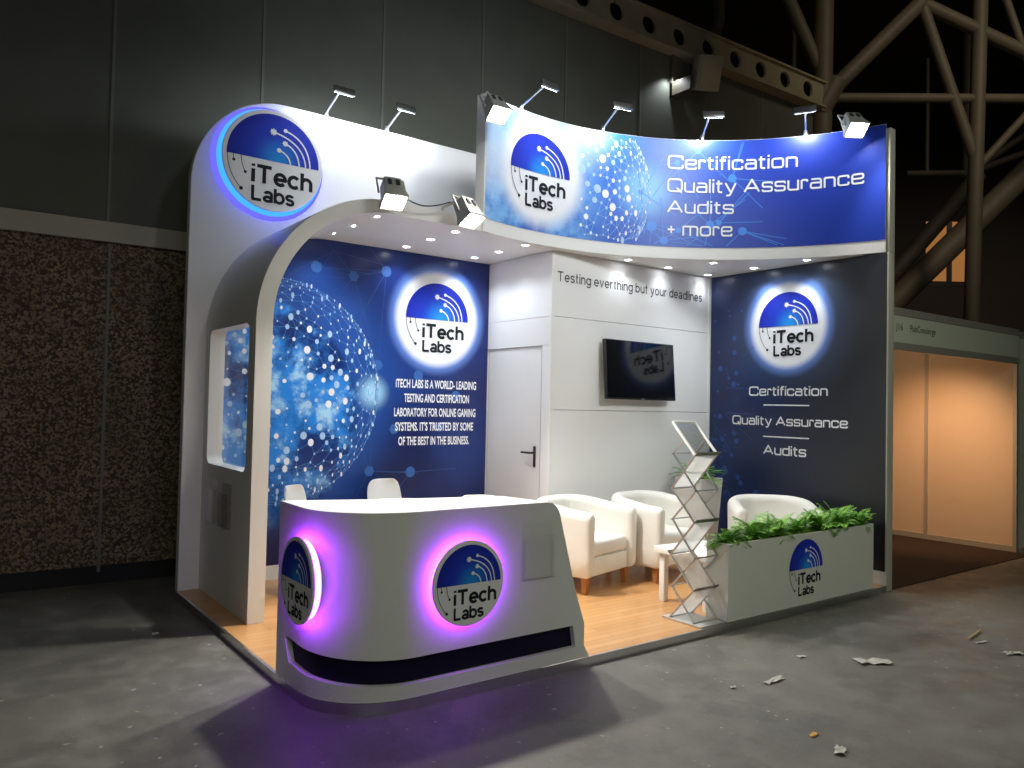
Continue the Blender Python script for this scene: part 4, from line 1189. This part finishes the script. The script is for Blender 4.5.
flood('floodlight on the roof edge beside the lower banner corner', (1.66, 1.46, 2.98), (2.05, -.75, 0), (1.60, 1.75, 3.052), power=150)
bx, by = arc(.06, .04)
flood('floodlight at the upper left corner of the banner', (1.92, 1.50, 3.86), (1.75, -1.9, 0), (bx, by, 4.087), power=38)
bx, by = arc(3.62, .04)
flood('floodlight at the upper right end of the banner', (4.86, .20, 4.06), (3.2, -3.0, 0), (bx, by, 4.087), power=42)
mb = MB(); pts = []
for k in range(15):
    t = k/14; pts.append((1.13 + .45*t, 1.60 + .02*math.sin(PI*t), 3.075 - .055*math.sin(PI*t) + .02*t))
mb.tube(pts, .005, 6); tag(mb.build('power_cable', M_cable, loc=(1.35, 1.6, 3.05)), 'thin dark power cable drooping between the two roof edge floodlights', 'cable')

# ---------------------------------------------------------------- neighbouring stand
nb = thing('neighbour_fascia', 'pale fascia board with a stand name over the amber lit neighbouring stand', 'fascia', (6.8, .17, 2.13))
mb = MB(); mb.box((5.30, .16, 2.20), (8.27, .18, 2.45)); mb.build('board', M_nbfascia, nb, smooth=0)
mb = MB(); mb.box((5.30, .15, 2.13), (8.27, .19, 2.20)); mb.box((5.30, .15, 2.45), (8.27, .19, 2.52)); mb.build('rail', M_nbrail, nb, smooth=0, bevel=.004)
NBF = frame_plane((0, .16, 0), (1, 0, 0), (0, 0, 1), (0, -1, 0))
mb = MB(); put_text(mb, NBF, 'J16', 5.52, 2.315, .062, width=.13, h=.002); put_text(mb, NBF, 'PubConcierge', 5.79, 2.315, .062, width=.50, h=.002); mb.build('stand_lettering', M_text_grey, nb, smooth=0, weld=False, fix=False)
nw = thing('neighbour_wall', 'cream partition of the neighbouring stand glowing amber', 'partition', (8.28, 1.6, 0))
for y0, y1 in ((.21, 1.15), (1.19, 2.05), (2.09, 3.0)):
    mb = MB(); mb.box((8.27, y0, .07), (8.30, y1, 2.43)); mb.build('panel', M_nbwall, nw, smooth=0)
for y in (.17, 1.15, 2.05, 3.0):
    mb = MB(); mb.box((8.255, y, 0), (8.305, y + .04, 2.5)); mb.build('post', M_nbrail, nw, smooth=0)
mb = MB(); mb.box((8.258, .21, .0), (8.302, 3.0, .07)); mb.box((8.258, .21, 2.43), (8.302, 3.0, 2.5)); mb.build('rail', M_nbrail, nw, smooth=0)
nr = thing('white_partition', 'pale partition panel at the far right edge beyond the neighbouring stand', 'partition', (8.9, .17, 0))
mb = MB(); mb.box((8.33, .16, .05), (9.5, .19, 2.43)); mb.build('panel', M_nbfascia, nr, smooth=0)
mb = MB(); mb.box((8.31, .15, 2.43), (9.5, .20, 2.5)); mb.box((8.31, .15, 0), (9.5, .20, .05)); mb.build('rail', M_nbrail, nr, smooth=0)
mb = MB(); mb.box((5.2, .02, .0), (8.25, 3.0, .008)); tag(mb.build('stand_carpet', M_carpet, loc=(6.7, 1.5, 0), smooth=0), 'dark brown carpet inside the neighbouring stand', 'carpet')
lamp('warm_lamp', 'SPOT', (6.9, .55, 2.28), 105, (1.0, .56, .28), None, (8.27, 1.05, .55), .06, 92, 1.0)
lamp('warm_lamp', 'POINT', (6.6, 1.2, 1.9), 15, (1.0, .54, .26), None, None, .08)

# ---------------------------------------------------------------- litter on the hall floor
def scrap(name, label, loc, size, seed, mat=M_paper, group=None):
    rnd = random.Random(seed); mb = MB(); n = 6; rows = []
    for i in range(n):
        rows.append([(size[0]*(i/(n-1) - .5) + rnd.uniform(-.12, .12)*size[1], size[1]*(j/3 - .5)*(.6 + .8*rnd.random()), .004 + rnd.random()*.016*min(1, size[1]/.05)) for j in range(4)])
    mb.grid(rows); o = mb.build(name, mat, None, world=False, smooth=0)
    md = o.modifiers.new('thickness', 'SOLIDIFY'); md.thickness = .002
    o.location = loc; o.rotation_euler = (0, 0, rnd.uniform(-.6, .6)); tag(o, label, 'litter', group); return o
scrap('paper_scrap', 'crumpled white paper scrap on the concrete in front of the planter', (3.15, -.93, 0), (.20, .09), 1)
scrap('paper_scrap', 'flat torn white strip on the concrete below the planter logo', (2.34, -.78, 0), (.17, .035), 2)
scrap('paper_scrap', 'small white paper bit below the right end of the planter', (2.86, -.62, 0), (.05, .03), 3)
scrap('paper_scrap', 'white paper scrap at the right edge of the picture', (4.10, -1.35, 0), (.13, .05), 4)
scrap('paper_scrap', 'pale paper fleck at the bottom right of the concrete floor', (1.80, -1.50, 0), (.09, .04), 5)
scrap('paper_scrap', 'small white paper bit left of the crumpled scrap', (2.05, -.72, 0), (.035, .025), 6)
scrap('orange_scrap', 'tiny orange scrap near the bottom of the concrete floor', (1.86, -1.33, 0), (.05, .025), 7, M_orange_bit)
scrap('paper_scrap', 'small white paper bit on the floor left of the stand', (-.35, 2.0, 0), (.04, .03), 8)
mb = MB(); mb.tube([(4.19, -1.04, .01), (4.46, -1.0, .012)], .007, 8); tag(mb.build('wooden_stick', M_straw, loc=(4.3, -1.02, 0)), 'thin pale wooden stick lying on the concrete at right', 'stick')
scrap('paper_scrap', 'narrow white strip lying beside the wooden stick', (4.19, -1.12, 0), (.12, .02), 10)

# ---------------------------------------------------------------- unseen hall fill lights
lamp('hall_fill', 'AREA', (-2.2, -6.2, 5.2), 18, (.97, 1.0, .84), None, (1.0, 0, .5), sx=3, sy=2)  # added fill for floor bounce and opposite stands on the counter front
lamp('hall_fill', 'AREA', (4.5, -6.0, 5.6), 17, (.98, 1.0, .82), None, (4.0, 0, .3), sx=3, sy=2)  # the same added fill for the planter side
lamp('hall_fill', 'AREA', (6.5, -5.5, 10.5), 22, (1.0, .86, .62), None, (11.5, 2.2, 6.2), sx=2, sy=2).data.spread = math.radians(55)  # unseen lamp added to brighten the roof truss
lamp('hall_fill', 'AREA', (1.8, -7.5, 7.0), 15, (.95, .98, 1.0), None, (3.0, 1.6, 3.5), sx=1.5, sy=1.5).data.spread = math.radians(34)  # added narrow fill that evens out the banner
lamp('hall_fill', 'AREA', (20.0, 6.0, 14.0), 260, (1.0, .80, .62), None, (26, 14, 3), sx=3, sy=3)  # unseen lamp added to lift the far hall wall
w = bpy.data.worlds.new('world'); SC.world = w; w.use_nodes = True
w.node_tree.nodes['Background'].inputs[0].default_value = (.7, .72, .65, 1); w.node_tree.nodes['Background'].inputs[1].default_value = .03

# ---------------------------------------------------------------- camera
cd = bpy.data.cameras.new('camera'); cam = bpy.data.objects.new('camera', cd); COL.objects.link(cam); SC.camera = cam
yaw, pit, rol, foc = .6391, .0274, .0214, 773.588
f = Vector((math.sin(yaw)*math.cos(pit), math.cos(yaw)*math.cos(pit), math.sin(pit)))
r = Vector((math.cos(yaw), -math.sin(yaw), 0)); u = r.cross(f)
r2 = r*math.cos(rol) + u*math.sin(rol); u2 = -r*math.sin(rol) + u*math.cos(rol)
M = Matrix(((*r2, 0), (*u2, 0), (*(-f), 0), (0, 0, 0, 1))).transposed()
cam.matrix_world = Matrix.Translation((-1.5448, -3.4428, 1.5414)) @ M
cd.sensor_fit = 'HORIZONTAL'; cd.sensor_width = 36.0; cd.lens = foc * 36.0 / 1024; cd.clip_end = 200

vs = SC.view_settings
vs.view_transform = 'Standard'; vs.look = 'None'; vs.gamma = 1.0; vs.exposure = 0.5; vs.use_curve_mapping = False
